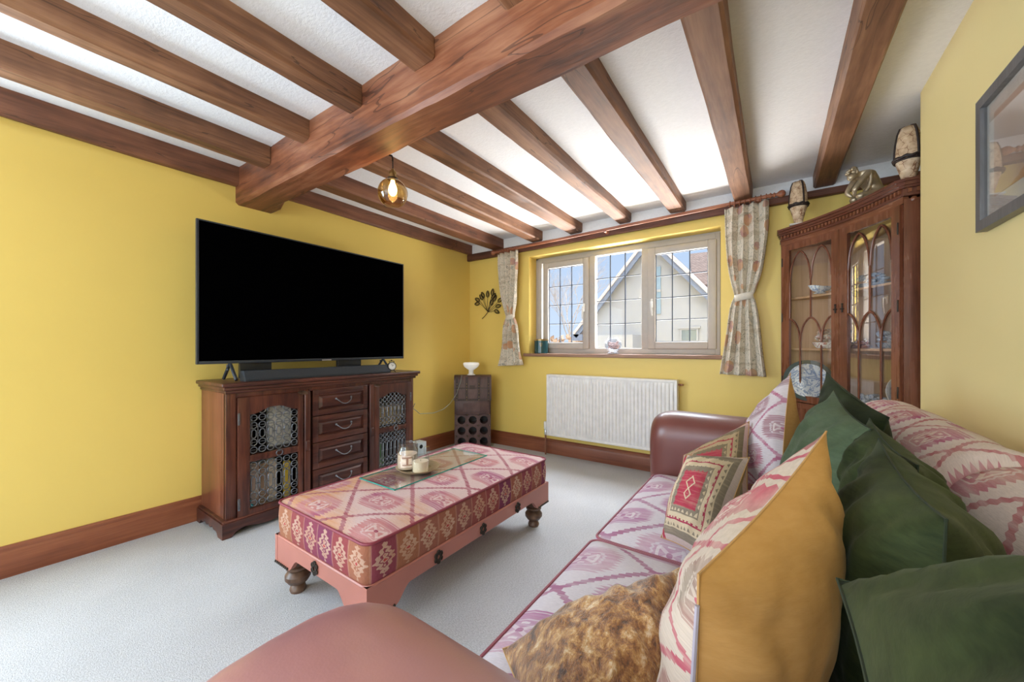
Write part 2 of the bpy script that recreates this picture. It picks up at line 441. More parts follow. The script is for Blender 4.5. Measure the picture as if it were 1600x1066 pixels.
def velvet(name, c, c2, dapple=0.0):
    m = M(name, 0.75, 0, 0.2); v = m.obj()
    n = m.noise(v, 5.0, 4, 0.6, 0.5); fine = m.noise(m.scale(v, 30, 30, 130), 1.0, 3, 0.7)
    f = n*0.7 + fine*0.3
    st = [(0.36, c), (0.62, c2)]
    m.color(m.ramp(f, st)); m.bump(fine*0.5 + n*0.5, 0.3, 0.004)
    m.b.inputs['Sheen Weight'].default_value = 0.12; m.b.inputs['Sheen Roughness'].default_value = 0.35
    m.b.inputs['Sheen Tint'].default_value = (*[min(1, x*2+0.25) for x in c2], 1)
    return m.mat
GREEN = velvet('green_velvet', (0.010, 0.017, 0.004), (0.042, 0.055, 0.016))
GREEN_D = velvet('deep_green_velvet', (0.008, 0.014, 0.004), (0.026, 0.038, 0.009))
GREEN_L = velvet('sage_green_velvet', (0.040, 0.062, 0.030), (0.090, 0.122, 0.066))
OLIVE = velvet('olive_velvet', (0.022, 0.036, 0.012), (0.048, 0.068, 0.020))
def crushed(name, k):
    m = M(name, 0.42, 0, 0.5); v = m.obj()
    n = m.noise(m.scale(v, 1.6, 1.6, 0.45), 30, 5, 0.75, 0.25); b = m.noise(v, 6, 3)
    m.color(m.ramp(n*0.75 + b*0.25, [(0.38+k, (0.06, 0.022, 0.008)), (0.47+k, (0.27, 0.10, 0.022)), (0.55+k, (0.52, 0.27, 0.08)), (0.64+k, (0.76, 0.60, 0.40))]))
    m.bump(n, 0.8, 0.01); m.b.inputs['Sheen Weight'].default_value = 0.5; return m.mat
CRUSHED = crushed('crushed_brown_velvet', 0.0); CRUSHED_L = crushed('crushed_gold_velvet', -0.06)
TAN = velvet('tan_suede', (0.42, 0.215, 0.060), (0.52, 0.285, 0.095))
TAN2 = velvet('brown_suede', (0.33, 0.185, 0.085), (0.43, 0.255, 0.13))
K_OTT = kilim('ottoman_kilim', (0.64, 0.47, 0.45), (0.32, 0.06, 0.10), (0.52, 0.19, 0.19), (0.34, 0.07, 0.17), (0.66, 0.50, 0.46), 0.40, 0.34, (0.60, 0.27, 0.09), warmgrad=(1.22, 0.6, 1.55, 0.5))
K_SIDE = kilim_band('ottoman_band_kilim')
K_SEAT = kilim('seat_kilim', (0.68, 0.62, 0.66), (0.36, 0.10, 0.22), (0.56, 0.34, 0.42), (0.42, 0.16, 0.32), (0.74, 0.66, 0.68), 0.42, 0.36)
K_BACK = kilim('back_kilim', (0.66, 0.56, 0.52), (0.42, 0.10, 0.12), (0.52, 0.24, 0.22), (0.38, 0.05, 0.17), (0.70, 0.58, 0.5), 0.34, 0.34, (0.55, 0.34, 0.24))
K_CUSH = kilim('striped_cushion_kilim', (0.62, 0.50, 0.40), (0.46, 0.045, 0.095), (0.50, 0.09, 0.13), (0.28, 0.21, 0.15), (0.62, 0.50, 0.40), 0.21, 0.19, (0.42, 0.33, 0.24))
K_LILAC = kilim('lilac_cushion_kilim', (0.62, 0.54, 0.56), (0.40, 0.08, 0.17), (0.48, 0.14, 0.22), (0.26, 0.17, 0.17), (0.66, 0.56, 0.54), 0.20, 0.20)
K_NEST = kilim_nested('nested_cushion_kilim', [(0.58, 0.44, 0.40), (0.24, 0.19, 0.14), (0.60, 0.47, 0.32), (0.36, 0.04, 0.08), (0.42, 0.05, 0.08)], 0.42)
K_NEST2 = kilim_nested('nested_brown_kilim', [(0.55, 0.36, 0.34), (0.20, 0.15, 0.09), (0.42, 0.30, 0.17), (0.36, 0.035, 0.06), (0.40, 0.05, 0.07)], 0.42)
def curtain_mat():
    m = M('floral_curtain_linen', 0.85, 0, 0.2); v3 = m.co.outputs['UV']
    base = (0.76, 0.68, 0.56)
    stripes = m.noise(m.scale(v3, 1.0, 9.0, 1), 1.0, 2, 0.5)
    col = m.mix(stripes.gt(0.56)*0.55, base, (0.56, 0.46, 0.33))
    wv = m.noise(v3, 9, 2, 0.5, 1.0)
    d = m.voro(v3, 6.5)
    petals = d + wv*0.22
    col = m.mix(petals.lt(0.43)*0.8, col, m.ramp(wv, [(0.35, (0.60, 0.27, 0.12)), (0.5, (0.62, 0.36, 0.20)), (0.62, (0.46, 0.22, 0.20))]))
    col = m.mix(petals.lt(0.24)*0.7, col, (0.66, 0.42, 0.28))
    lf = m.noise(m.scale(v3, 11, 8, 1), 1.0, 3, 0.7, 2.2)
    leaf = ((lf - 0.5).abs()).lt(0.012)*(petals.gt(0.42))
    col = m.mix(leaf*0.85, col, (0.21, 0.22, 0.15))
    lf2 = m.noise(m.scale(v3, 7, 6, 1), 1.0, 2, 0.6, 1.5)
    col = m.mix(lf2.gt(0.68)*0.5*(petals.gt(0.4)), col, (0.27, 0.31, 0.29))
    fine = m.noise(m.scale(v3, 300, 300, 1), 1.0, 2)
    col = m.mix(0.3, col, m.ramp(fine, [(0.3, (0.6, 0.6, 0.6)), (0.7, (1, 1, 1))]), 'MULTIPLY')
    m.color(col); m.bump(fine, 0.2, 0.001); return m.mat
CURT = curtain_mat()
PANE = glass('window_glass', (0.98, 0.99, 1.0), 0.0, 0.99, ior=1.12)
CABGLASS = glass('cabinet_glass', (1, 1, 1), 0.0, 0.95, ior=2.1)
TOPGLASS = glass('green_edged_glass', (0.95, 0.99, 0.97), 0.0, 0.985, ior=1.35)
TOPEDGE = plain('glass_edge', (0.03, 0.30, 0.24), 0.15)
JARG = glass('jar_glass', (0.95, 0.97, 0.97), 0.02, 0.96)
AMBERG = glass('smoky_globe_glass', (0.92, 0.80, 0.58), 0.0, 0.93)

# ------------------------------------------------------------------ room shell
YW = 3.421; YB = -2.3; XR = 3.57; CZ = 2.30; XA = 3.80; YA = 2.58
OX0, OX1, OZ0, OZ1 = 0.841, 2.648, 1.022, 2.06       # window opening
def struct(name, mb, m, **k): return tag(mb.build(name, m, None, **k), kind='structure')
struct('floor', MB().box(-0.1, 4.0, YB-0.1, YW+0.3, -0.06, 0.0), CARPET, smooth=0)
struct('ceiling', MB().box(-0.1, 4.0, YB-0.1, YW+0.3, CZ, CZ+0.08), CEIL, smooth=0)
b = MB()
b.box(-0.12, 0.0, YB-0.1, -1.9, 0, CZ).box(-0.12, 0.0, -0.2, YW+0.3, 0, CZ).box(-0.12, 0.0, -1.9, -0.2, 0, 0.7).box(-0.12, 0.0, -1.9, -0.2, 2.0, CZ)
struct('wall_left', b, YELLOW, smooth=0)
b = MB(); T = 0.30
b.box(-0.1, OX0, YW, YW+T, 0, CZ-0.11).box(OX1, XA+0.1, YW, YW+T, 0, CZ-0.11).box(OX0, OX1, YW, YW+T, 0, OZ0).box(OX0, OX1, YW, YW+T, OZ1, CZ-0.11)
struct('wall_back', b, YELLOW, smooth=0)
struct('trim_1', MB().box(0.0, XA, YW-0.012, YW+T, CZ-0.125, CZ), CEIL, smooth=0)     # plaster frieze above the wall plate
b = MB().box(XR, XR+0.35, YB, YA, 0, CZ); struct('wall_right', b, YELLOW_LIT, smooth=0)
struct('wall_alcove', MB().box(XA, XA+0.12, YA, YW+0.05, 0, CZ), YELLOW, smooth=0)
b = MB().box(-0.1, 0.5, YB-0.12, YB, 0, CZ).box(2.4, 2.45, YB-0.12, YB, 0, CZ).box(3.45, XR+0.1, YB-0.12, YB, 0, CZ).box(2.45, 3.45, YB-0.12, YB, 0, 0.85).box(2.45, 3.45, YB-0.12, YB, 2.05, CZ).box(0.5, 2.4, YB-0.12, YB, 2.1, CZ)
struct('wall_front', b, YELLOW, smooth=0)
# skirting boards with a moulded top
def skirting(name, p0, p1, nrm, m):
    prof = [(0, 0), (0.022, 0), (0.022, 0.105), (0.018, 0.118), (0.014, 0.124), (0.014, 0.138), (0.006, 0.148), (0, 0.148)]
    p0, p1, nrm = Vector(p0), Vector(p1), Vector(nrm)
    ex = nrm; ey = Vector((0, 0, 1)); ez = (p1-p0).normalized()
    struct(name, MB().prism(prof, 0, (p1-p0).length, frame_mat(p0, ex, ey, ez)), m)
skirting('baseboard_left', (0, YB, 0), (0, YW, 0), (1, 0, 0), BASE_Y)
skirting('baseboard_back', (0.022, YW, 0), (XA, YW, 0), (0, -1, 0), BASE_X)
skirting('baseboard_right', (XR, YB, 0), (XR, YA, 0), (-1, 0, 0), BASE_Y)
# window sill board
struct('trim_2', MB().box(OX0-0.055, OX1+0.012, YW-0.035, YW+0.0, OZ0-0.028, OZ0+0.004, 0.004).box(OX0, OX1, YW, YW+0.17, OZ0-0.02, OZ0+0.004), SILLW)

# ------------------------------------------------------------------ beams
def rough_beam(name, axis, a0, a1, u0, u1, z0, z1, m, seed, amp=0.006, cham=0.008, n=26, label=None, group=None, ch2=None, z0b=None, cat='beam'):
    """hewn beam along axis from a0..a1, cross-section u0..u1 x z0..z1 with wavering arrises"""
    b = MB(); pr = []
    for i in range(n+1):
        t = i/n; a = a0 + (a1-a0)*t
        def w(k): return mnoise.noise(Vector((a*1.7, seed*3.1+k*7.7, 0.3)))*amp + mnoise.noise(Vector((a*7.0, seed*1.7+k*3.3, 1.3)))*amp*0.4
        zb = z0 + ((z0b-z0)*t if z0b is not None else 0)
        c2 = ch2(a) if ch2 else cham
        ring = [(u0+w(0), z1), (u0+w(1), zb+cham+abs(w(2))), (u0+cham+abs(w(3)), zb+w(4)), (u1-c2-abs(w(5)), zb+w(6)), (u1+w(7), zb+c2+abs(w(8))), (u1+w(9), z1)]
        pr.append([(p, a, z) if axis == 'y' else (a, p, z) for p, z in ring])
    k = 6
    vs = [v for r in pr for v in r]
    fs = [[i*k+j, i*k+(j+1) % k, (i+1)*k+(j+1) % k, (i+1)*k+j] for i in range(n) for j in range(k)]
    fs += [list(range(k)), [n*k+j for j in range(k)][::-1]]
    b.add(vs, fs)
    o = b.build(name, m, None, 25)
    return tag(o, label, cat, group)
def stop(a):    # chamfer that stops short of the wall
    if a < 0.13: return 0.012
    if a < 0.19: return 0.012 + (a-0.13)/0.06*0.045
    return 0.057
rough_beam('main_ceiling_beam', 'x', 0.0, 3.57, 1.03, 1.257, 2.058, 2.3, BEAM_X, 1, 0.008, 0.014, 60,
           'massive red-brown oak beam crossing the ceiling from the television wall', ch2=stop)
ORDN = ['', 'second', 'third', 'fourth', 'fifth', 'sixth', 'seventh']
near = [(0.0, 0.055, 2.175), (0.41, 0.514, 2.188), (0.885, 0.97, 2.20), (1.335, 1.441, 2.20), (1.79, 1.916, 2.21), (2.251, 2.35, 2.22), (2.72, 2.84, 2.21)]
near_lab = ['dark oak joist lying along the television wall, nearer side of the main beam',
            'second oak joist from the television wall, nearer side of the main beam',
            'third oak joist from the television wall, nearer side of the main beam',
            'fourth oak joist from the television wall, nearer side of the main beam',
            'short stretch of oak joist meeting the main beam at the top of the photo',
            'oak joist just grazing the top edge of the photo, nearer side of the main beam',
            'last oak joist towards the sofa wall, nearer side of the main beam']
for i, (x0, x1, z) in enumerate(near[:6]):
    rough_beam('ceiling_joist', 'y', YB, 1.03, x0, x1, z, 2.3, BEAM_YD if i < 1 else BEAM_Y, 10+i, 0.006, 0.010, 30, near_lab[i], 'joists on the nearer side of the main beam')
far = [(0.0, 0.05, 2.19, 2.19), (0.37, 0.515, 2.20, 2.19), (0.885, 1.015, 2.205, 2.20), (1.33, 1.465, 2.205, 2.21), (1.825, 1.94, 2.21, 2.222), (2.272, 2.396, 2.20, 2.225), (2.745, 2.865, 2.165, 2.20), (3.225, 3.345, 2.165, 2.212)]
far_lab = ['thin dark joist lying along the television wall, window side of the main beam',
           'oak joist ending above the left curtain finial, next to the wall joist',
           'oak joist directly above the left end of the window',
           'oak joist ending above the middle of the window, left of the wavy-grained one',
           'oak joist ending over the window, between the middle one and the wavy-grained one',
           'wavy-grained oak joist ending above the right casement of the window',
           'wide oak joist ending right over the right curtain rings',
           'orange-brown oak joist above the bronze figure, nearest the picture wall']
for i, (x0, x1, z, z2) in enumerate(far):
    rough_beam('ceiling_joist', 'y', 1.257, YW-0.013, x0, x1, z, 2.3, BEAM_YD if i < 2 else BEAM_Y, 30+i, 0.005, 0.010, 26, far_lab[i], 'joists on the window side of the main beam', z0b=z2)
rough_beam('wall_plate_beam', 'x', 0.0, XA, YW-0.045, YW-0.0125, 2.112, 2.19, TRIM_X, 50, 0.004, 0.005, 40,
           'long thin dark timber running along the top of the window wall', z0b=2.148)

# ------------------------------------------------------------------ window
FY = 3.55
win = thing('window_1', 'three-light leaded window with beige frame above the radiator', 'window', ((OX0+OX1)/2, FY, OZ0), kind='structure')
win['category'] = 'window'
FX0, FX1, FZ0, FZ1 = OX0+0.03, OX1-0.015, OZ0+0.004, OZ1-0.012
def rect_frame(mb, x0, x1, z0, z1, w, y0, y1, bev=0.006):
    wl, wr, wb, wt = w if isinstance(w, tuple) else (w,)*4
    mb.box(x0, x0+wl, y0, y1, z0, z1, bev).box(x1-wr, x1, y0, y1, z0, z1, bev)
    mb.box(x0+wl-0.002, x1-wr+0.002, y0, y1, z0, z0+wb, bev).box(x0+wl-0.002, x1-wr+0.002, y0, y1, z1-wt, z1, bev); return mb
mb = MB(); rect_frame(mb, FX0, FX1, FZ0, FZ1, (0.05, 0.04, 0.055, 0.05), FY, FY+0.06)
mb.box(1.475, 1.535, FY, FY+0.06, FZ0+0.05, FZ1-0.045, 0.005).box(1.99, 2.05, FY, FY+0.06, FZ0+0.05, FZ1-0.045, 0.005)
mb.box(OX0, FX0, FY+0.02, FY+0.06, OZ0, OZ1)
mb.box(FX1, OX1, FY+0.02, FY+0.06, OZ0, OZ1).box(OX0, OX1, FY+0.02, FY+0.06, FZ1, OZ1)
mb.build('window_frame', UPVC, win)
lights = [(0.945, 1.476, 1.075, 1.995, True, 1.43, 1), (1.535, 1.99, 1.085, 2.0, False, 0, 0), (2.05, 2.605, 1.075, 1.995, True, 2.09, -1)]
for x0, x1, z0, z1, sash, hx, side in lights:
    par = win
    g = 0.065 if sash else 0.008
    if sash:
        s_ = MB(); rect_frame(s_, x0, x1, z0, z1, g, FY-0.018, FY+0.03, 0.008)
        so = s_.build('casement_sash', UPVC, win); par = so
        h = MB().box(hx-0.010, hx+0.010, FY-0.034, FY-0.018, 1.45, 1.53, 0.004).tube([(hx, FY-0.03, 1.50), (hx, FY-0.06, 1.50), (hx-0.004*side, FY-0.062, 1.44), (hx-0.008*side, FY-0.055, 1.375)], [0.008, 0.009, 0.008, 0.006], 8)
        tag(h.build('window_handle', WHITEP, so), 'white lever handle')
    gx0, gx1, gz0, gz1 = x0+g, x1-g, z0+g, z1-g
    MB().box(gx0-0.004, gx1+0.004, FY+0.008, FY+0.014, gz0-0.004, gz1+0.004).build('glass_pane', PANE, par, smooth=0)
    l = MB()
    for k in (1, 2):
        xx = gx0 + (gx1-gx0)*k/3; l.box(xx-0.0035, xx+0.0035, FY+0.003, FY+0.019, gz0, gz1)
    for k in (1, 2, 3):
        zz = gz0 + (gz1-gz0)*k/4; l.box(gx0, gx1, FY+0.003, FY+0.019, zz-0.0035, zz+0.0035)
    if sash: rect_frame(l, gx0, gx1, gz0, gz1, 0.005, FY+0.004, FY+0.018, 0)
    tag(l.build('leading', LEAD, par), 'dark lead grid')

# openings behind the camera
b = MB(); rect_frame(b, -1.9, -0.2, 0.7, 2.0, 0.05, 0, 0.05); b.box(-1.08, -1.02, 0, 0.05, 0.74, 1.96)
b.v = [Vector((-0.10 + p.y, p.x, p.z)) for p in b.v]; struct('window_2', b, UPVC)
b = MB(); rect_frame(b, 2.45, 3.45, 0.85, 2.05, 0.05, YB-0.10, YB-0.05); struct('added_window', b, UPVC)  # frame of the invented window that holds the rear fill light
b = MB(); rect_frame(b, 0.5, 2.4, 0.0, 2.1, 0.06, YB-0.10, YB-0.05); b.box(1.41, 1.49, YB-0.10, YB-0.05, 0.05, 2.05); struct('door_1', b, UPVC)

# ------------------------------------------------------------------ outside
GY = 10.0
RENDER = plain('white_render', (0.33, 0.335, 0.345), 0.9, 0, 0.03, 3, 0.05)
BARGE = plain('slate_blue_bargeboard', (0.17, 0.20, 0.27), 0.6)
def tiles():
    m = M('brown_roof_tiles', 0.85); v = m.obj()
    bt = m.t.nodes.new('ShaderNodeTexBrick'); m.t.links.new(m.scale(v, 1, 1, 1), bt.inputs['Vector'])
    mp = m.t.nodes.new('ShaderNodeMapping'); mp.inputs['Rotation'].default_value = (PI/2, 0, 0); m.t.links.new(v, mp.inputs[0]); m.t.links.new(mp.outputs[0], bt.inputs['Vector'])
    bt.inputs['Scale'].default_value = 5; bt.inputs['Color1'].default_value = (0.13, 0.085, 0.07, 1); bt.inputs['Color2'].default_value = (0.20, 0.14, 0.12, 1)
    bt.inputs['Mortar'].default_value = (0.05, 0.04, 0.04, 1); bt.inputs['Mortar Size'].default_value = 0.03
    m.color(bt.outputs[0]); return m.mat
TILES = tiles()
gnd = MB().box(-30, 30, YW+0.4, 60, -0.3, -0.1); struct('ground', gnd, plain('pale_gravel_drive', (0.42, 0.38, 0.33), 0.95, 0, 0.15, 3), smooth=0)
house = thing('neighbour_house', 'white rendered house gable seen through the leaded window', 'house', (0.4, GY, -0.1))
AX, AZ = 0.41, 3.89
SL, SR = (AZ-1.72)/(AX+1.45), (AZ-2.41)/(1.70-AX)
gx0, gx1 = -1.35, 4.6
zl = AZ - (AX-gx0)*SL; zr = AZ - (gx1-AX)*SR
gx1 = 3.7; zr = AZ - (gx1-AX)*SR
b = MB(); b.prism([(gx0, -0.1), (gx1, -0.1), (gx1, zr), (AX, AZ-0.03), (gx0, zl)], 0, 0.3, frame_mat((0, GY+0.3, 0), (1, 0, 0), (0, 0, 1), (0, -1, 0)))
b.build('gable_wall', RENDER, house, smooth=0)
def bar(mb, p0, p1, th, y0, y1):
    p0, p1 = Vector((p0[0], 0, p0[1])), Vector((p1[0], 0, p1[1])); d = (p1-p0).normalized(); n = Vector((-d.z, 0, d.x))
    if n.z < 0: n = -n
    q = [p0, p1, p1-n*th, p0-n*th]
    vs = [Vector((p.x, y0, p.z)) for p in q] + [Vector((p.x, y1, p.z)) for p in q]
    mb.add(vs, [[0, 1, 2, 3], [7, 6, 5, 4], [0, 4, 5, 1], [1, 5, 6, 2], [2, 6, 7, 3], [3, 7, 4, 0]])
lx = AX-2.1
b = MB(); bar(b, (lx, AZ-(AX-lx)*SL), (AX, AZ), 0.13, GY-0.22, GY-0.16)
b.box(lx-0.02, lx+0.28, GY-0.22, GY+0.0, AZ-(AX-lx)*SL-0.16, AZ-(AX-lx)*SL+0.02)
tag(b.build('bargeboard', BARGE, house, smooth=0), 'dark slate-blue sloping board on the left roof edge')
b = MB(); bar(b, (AX, AZ), (gx1+0.2, AZ-(gx1+0.2-AX)*SR), 0.13, GY-0.22, GY-0.16); b.build('bargeboard', BARGE, house, smooth=0)
b = MB(); bar(b, (lx, AZ-(AX-lx)*SL+0.07), (AX, AZ+0.07), 0.07, GY-0.26, GY+5); bar(b, (AX, AZ+0.07), (gx1+0.2, AZ-(gx1+0.2-AX)*SR+0.07), 0.07, GY-0.26, GY+5)
b.build('roof', plain('pale_verge_tiles', (0.55, 0.48, 0.44), 0.9, 0, 0.2, 30), house, smooth=0)
sl = MB().box(0.53, 0.64, GY-0.03, GY+0.02, 1.94, 3.14).build('slit_window', plain('blue_grey_slit', (0.22, 0.30, 0.36), 0.3), house, smooth=0)
MB().box(0.52, 0.65, GY-0.05, GY-0.02, 2.50, 2.56).build('slit_window_bar', RENDER, sl, smooth=0)
wn = MB(); rect_frame(wn, 1.10, 1.50, 1.22, 1.55, 0.035, GY-0.05, GY-0.01, 0); wn.box(1.05, 1.55, GY-0.07, GY-0.01, 1.55, 1.60)
wo_ = wn.build('ground_floor_window', RENDER, house, smooth=0)
MB().box(1.13, 1.47, GY-0.03, GY-0.01, 1.25, 1.52).build('window_glass', plain('dark_window', (0.10, 0.15, 0.2), 0.15), wo_, smooth=0)
MB().box(-0.75, 0.2, GY-0.9, GY+0.0, -0.1, 1.40).build('porch', RENDER, house, smooth=0)
# tiled roof of the wing behind
b = MB(); b.add([(0.9, 13.0, 3.05), (5.0, 13.0, 2.9), (5.0, 16.5, 4.75), (0.2, 16.5, 4.85), (0.9, 13.0, 2.85), (5.0, 13.0, 2.7), (5.0, 16.5, 4.55), (0.2, 16.5, 4.65)],
  [[0, 1, 2, 3], [7, 6, 5, 4], [0, 4, 5, 1], [1, 5, 6, 2], [2, 6, 7, 3], [3, 7, 4, 0]])
b.box(1.0, 5.0, 13.2, 16.4, -0.1, 2.8)
tag(b.build('tiled_roof_wing', TILES, None, 0), 'brown tiled roof behind the right slope of the white gable', 'roof')

BARK = plain('pale_bark', (0.44, 0.38, 0.33), 0.9, 0, 0.3, 8)
def tree(name, x, y, h, seed, label, spread=0.32):
    random.seed(seed); b = MB()
    def grow(p, d, L, r, lev):
        q = p + d*L; mid = p + d*L*0.5 + Vector((random.uniform(-1, 1), random.uniform(-1, 1), 0))*L*0.04
        b.tube([p, mid, q], [r, r*0.85, r*0.7], 5 if lev > 1 else 8)
        if lev >= 5: return
        for k in range(4 if lev else 5):
            a = random.uniform(0, 2*PI); sp_ = random.uniform(0.25, 0.75)
            nd = (d + Vector((math.cos(a), math.sin(a), 0.15))*sp_).normalized()
            grow(p + d*L*random.uniform(0.55, 1.0), nd, L*random.uniform(0.5, 0.75), r*0.5, lev+1)
    grow(Vector((x, y, -0.15)), Vector((0, 0, 1)), h, 0.045, 0)
    tag(b.build(name, BARK, None, 30), label, 'tree', 'bare trees outside')
tree('bare_tree', -4.6, 15.5, 2.4, 3, 'bare winter tree seen through the left casement')
tree('bare_tree', -1.6, 20.5, 2.3, 8, 'bare branches rising behind the left roof edge, in the middle pane')
random.seed(4); b = MB()
for i in range(900):
    c = Vector((random.uniform(-6.5, -2.3), random.uniform(11.5, 12.6), random.uniform(-0.1, 1.50))); r = 0.13
    a = Vector((random.uniform(-1, 1), random.uniform(-1, 1), random.uniform(-1, 1))).normalized(); t2 = a.orthogonal().normalized(); b3 = a.cross(t2)
    b.add([c+a*r, c+t2*r*0.6, c-a*r, c-t2*r*0.6, c+b3*r*0.3], [[0, 1, 4], [1, 2, 4], [2, 3, 4], [3, 0, 4], [3, 2, 1, 0]])
tag(b.build('russet_hedge', plain('russet_leaves', (0.50, 0.36, 0.26), 0.9, 0, 0.4, 4), None, 0), 'russet winter hedge at the foot of the left window light', 'hedge', kind='stuff')

# ------------------------------------------------------------------ radiator
RY0, RY1 = 3.315, 3.40
RX0, RX1, RZ0, RZ1 = 1.115, 2.345, 0.205, 0.815
rad = thing('radiator', 'white ribbed panel radiator under the window', 'radiator', ((RX0+RX1)/2, RY1, RZ0))
b = MB(); NR = 37
def radf(u, v):
    x = RX0 + 0.02 + u*(RX1-RX0-0.04); z = RZ0 + v*(RZ1-RZ0)
    inside = 1.0 if 0.075 < v < 0.925 else (0.0 if (v < 0.05 or v > 0.95) else 0.5)
    ph = (u*NR) % 1.0
    pr = 1.0 if 0.25 < ph < 0.72 else (0.0 if ph < 0.12 or ph > 0.85 else 0.5)
    return Vector((x, RY0 + 0.004 - 0.011*inside*pr, z))
b.grid(radf, NR*8, 24)
rect_frame(b, RX0, RX1, RZ0, RZ1, 0.021, RY0-0.002, RY0+0.010, 0.003)
b.build('front_panel', WHITE, rad, 40)
box('top_grille', WHITE, rad, RX0+0.005, RX1-0.005, RY0+0.0, RY1-0.005, RZ1-0.012, RZ1+0.004, 0.002)
for x in (RX0, RX1-0.006): box('side_panel', WHITE, rad, x, x+0.006, RY0, RY1-0.005, RZ0+0.01, RZ1, 0.001)
box('rear_panel', WHITE, rad, RX0+0.01, RX1-0.01, RY1-0.02, RY1-0.008, RZ0, RZ1-0.015, 0.002)
b = MB(); b.lathe([(0.012, 0.255), (0.018, 0.262), (0.018, 0.325), (0.014, 0.335)], (1.085, 3.35, 0), 14)
va = b.build('thermostat_valve', WHITEP, rad)
tag(MB().lathe([(0.010, 0.20), (0.013, 0.205), (0.013, 0.25), (0.009, 0.257)], (1.085, 3.35, 0), 12).tube([(1.085, 3.35, 0.235), (1.12, 3.35, 0.235)], 0.009, 8).build('valve_body', SILVER, rad), 'chrome valve body')
tag(MB().tube([(1.085, 3.35, 0.205), (1.085, 3.35, 0.0)], 0.0085, 10).build('supply_pipe', COPPER, rad), 'brown supply pipe')
tag(MB().tube([(2.345, 3.36, 0.78), (2.372, 3.36, 0.78)], [0.008, 0.008], 10).lathe([(0.012, 0), (0.014, 0.004), (0.012, 0.012)], (2.372, 3.36, 0.775), 10).build('bleed_valve', COPPER, rad), 'copper bleed valve')

# ------------------------------------------------------------------ sideboard
SX, SY0, SY1 = 0.424, 0.835, 2.20            # carcass front, ends
sb = thing('sideboard', 'carved dark reddish wooden sideboard with iron lattice doors and four drawers', 'sideboard', (0.22, (SY0+SY1)/2, 0.0))
b = MB(); b.box(0.024, 0.465, SY0-0.03, SY1+0.045, 0.862, 0.885, 0.007, 3).box(0.024, 0.452, SY0-0.018, SY1+0.03, 0.842, 0.862, 0.006).box(0.024, 0.440, SY0-0.008, SY1+0.015, 0.824, 0.842, 0.005)
b.build('worktop', SH_Y, sb)
box('side_panel', SH_P, sb, 0.026, SX-0.02, SY0, SY0+0.022, 0.06, 0.83, 0.002)
box('side_panel', SH_P, sb, 0.026, SX-0.02, SY1-0.022, SY1, 0.06, 0.83, 0.002)
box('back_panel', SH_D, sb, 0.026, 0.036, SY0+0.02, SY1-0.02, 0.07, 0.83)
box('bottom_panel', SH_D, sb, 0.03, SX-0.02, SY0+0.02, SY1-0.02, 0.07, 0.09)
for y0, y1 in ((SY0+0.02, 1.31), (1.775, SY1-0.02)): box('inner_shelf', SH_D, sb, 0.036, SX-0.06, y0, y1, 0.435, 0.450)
for y in (1.312, 1.757): box('partition', SH_D, sb, 0.036, SX-0.035, y, y+0.015, 0.09, 0.83)
b = MB()
b.box(SX-0.035, SX, SY0, SY0+0.052, 0.06, 0.83, 0.003).box(SX-0.035, SX, SY1-0.035, SY1, 0.06, 0.83, 0.003)
b.box(SX-0.035, SX-0.002, SY0+0.05, SY1-0.03, 0.795, 0.828, 0.002).box(SX-0.035, SX-0.002, SY0+0.05, SY1-0.03, 0.06, 0.088, 0.002)
b.build('front_frame', SH_Z, sb)
for y, s_ in ((1.268, 1), (1.760, -1)):
    b = MB(); b.box(SX-0.005, SX+0.020, y, y+0.040, 0.07, 0.795, 0.008, 3)
    b.lathe([(0.001, -0.012), (0.018, -0.012), (0.020, -0.004), (0.014, 0.006), (0.001, 0.01)], (SX+0.012, y+0.02, 0.79), 16, 0, Matrix.Rotation(PI/2, 3, 'Y'))
    b.box(SX+0.012, SX+0.026, y+0.005, y+0.035, 0.40, 0.47, 0.009, 3)
    b.build('closing_stile', SH_Z, sb)
# plinth with scalloped lower edge
def scallop(L, n=40):
    pts = [(0, 0.085), (0, 0.0), (0.045, 0.0)]
    pts += [(0.045+0.03*t, 0.0+0.028*math.sin(t*PI/2)) for t in (0.35, 0.7, 1.0)]
    m_ = L - 0.15
    pts += [(0.075+m_*k/n, 0.032+0.010*math.cos(k/n*PI*8)) for k in range(1, n)]
    pts += [(L-0.045-0.03*t, 0.028*math.sin(t*PI/2)) for t in (1.0, 0.7, 0.35)] + [(L-0.045, 0), (L, 0), (L, 0.085)]
    return pts
b = MB(); L = SY1-SY0+0.05
b.prism(scallop(L), 0, 0.024, frame_mat((SX, SY0-0.025, 0), (0, 1, 0), (0, 0, 1), (1, 0, 0)))
b.box(0.03, SX+0.016, SY0-0.018, SY1+0.018, 0.082, 0.096, 0.005)
Ls = SX-0.03
b.prism(scallop(Ls, 12), 0, 0.02, frame_mat((0.03, SY0-0.005, 0), (1, 0, 0), (0, 0, 1), (0, -1, 0)))
b.prism(scallop(Ls, 12), 0, 0.02, frame_mat((0.03, SY1+0.025, 0), (1, 0, 0), (0, 0, 1), (0, -1, 0)))
b.build('plinth', SH_Y, sb)
def ring_pts(y, z, ry, rz, x, n=14): return [(x, y+ry*math.cos(2*PI*k/n), z+rz*math.sin(2*PI*k/n)) for k in range(n)]
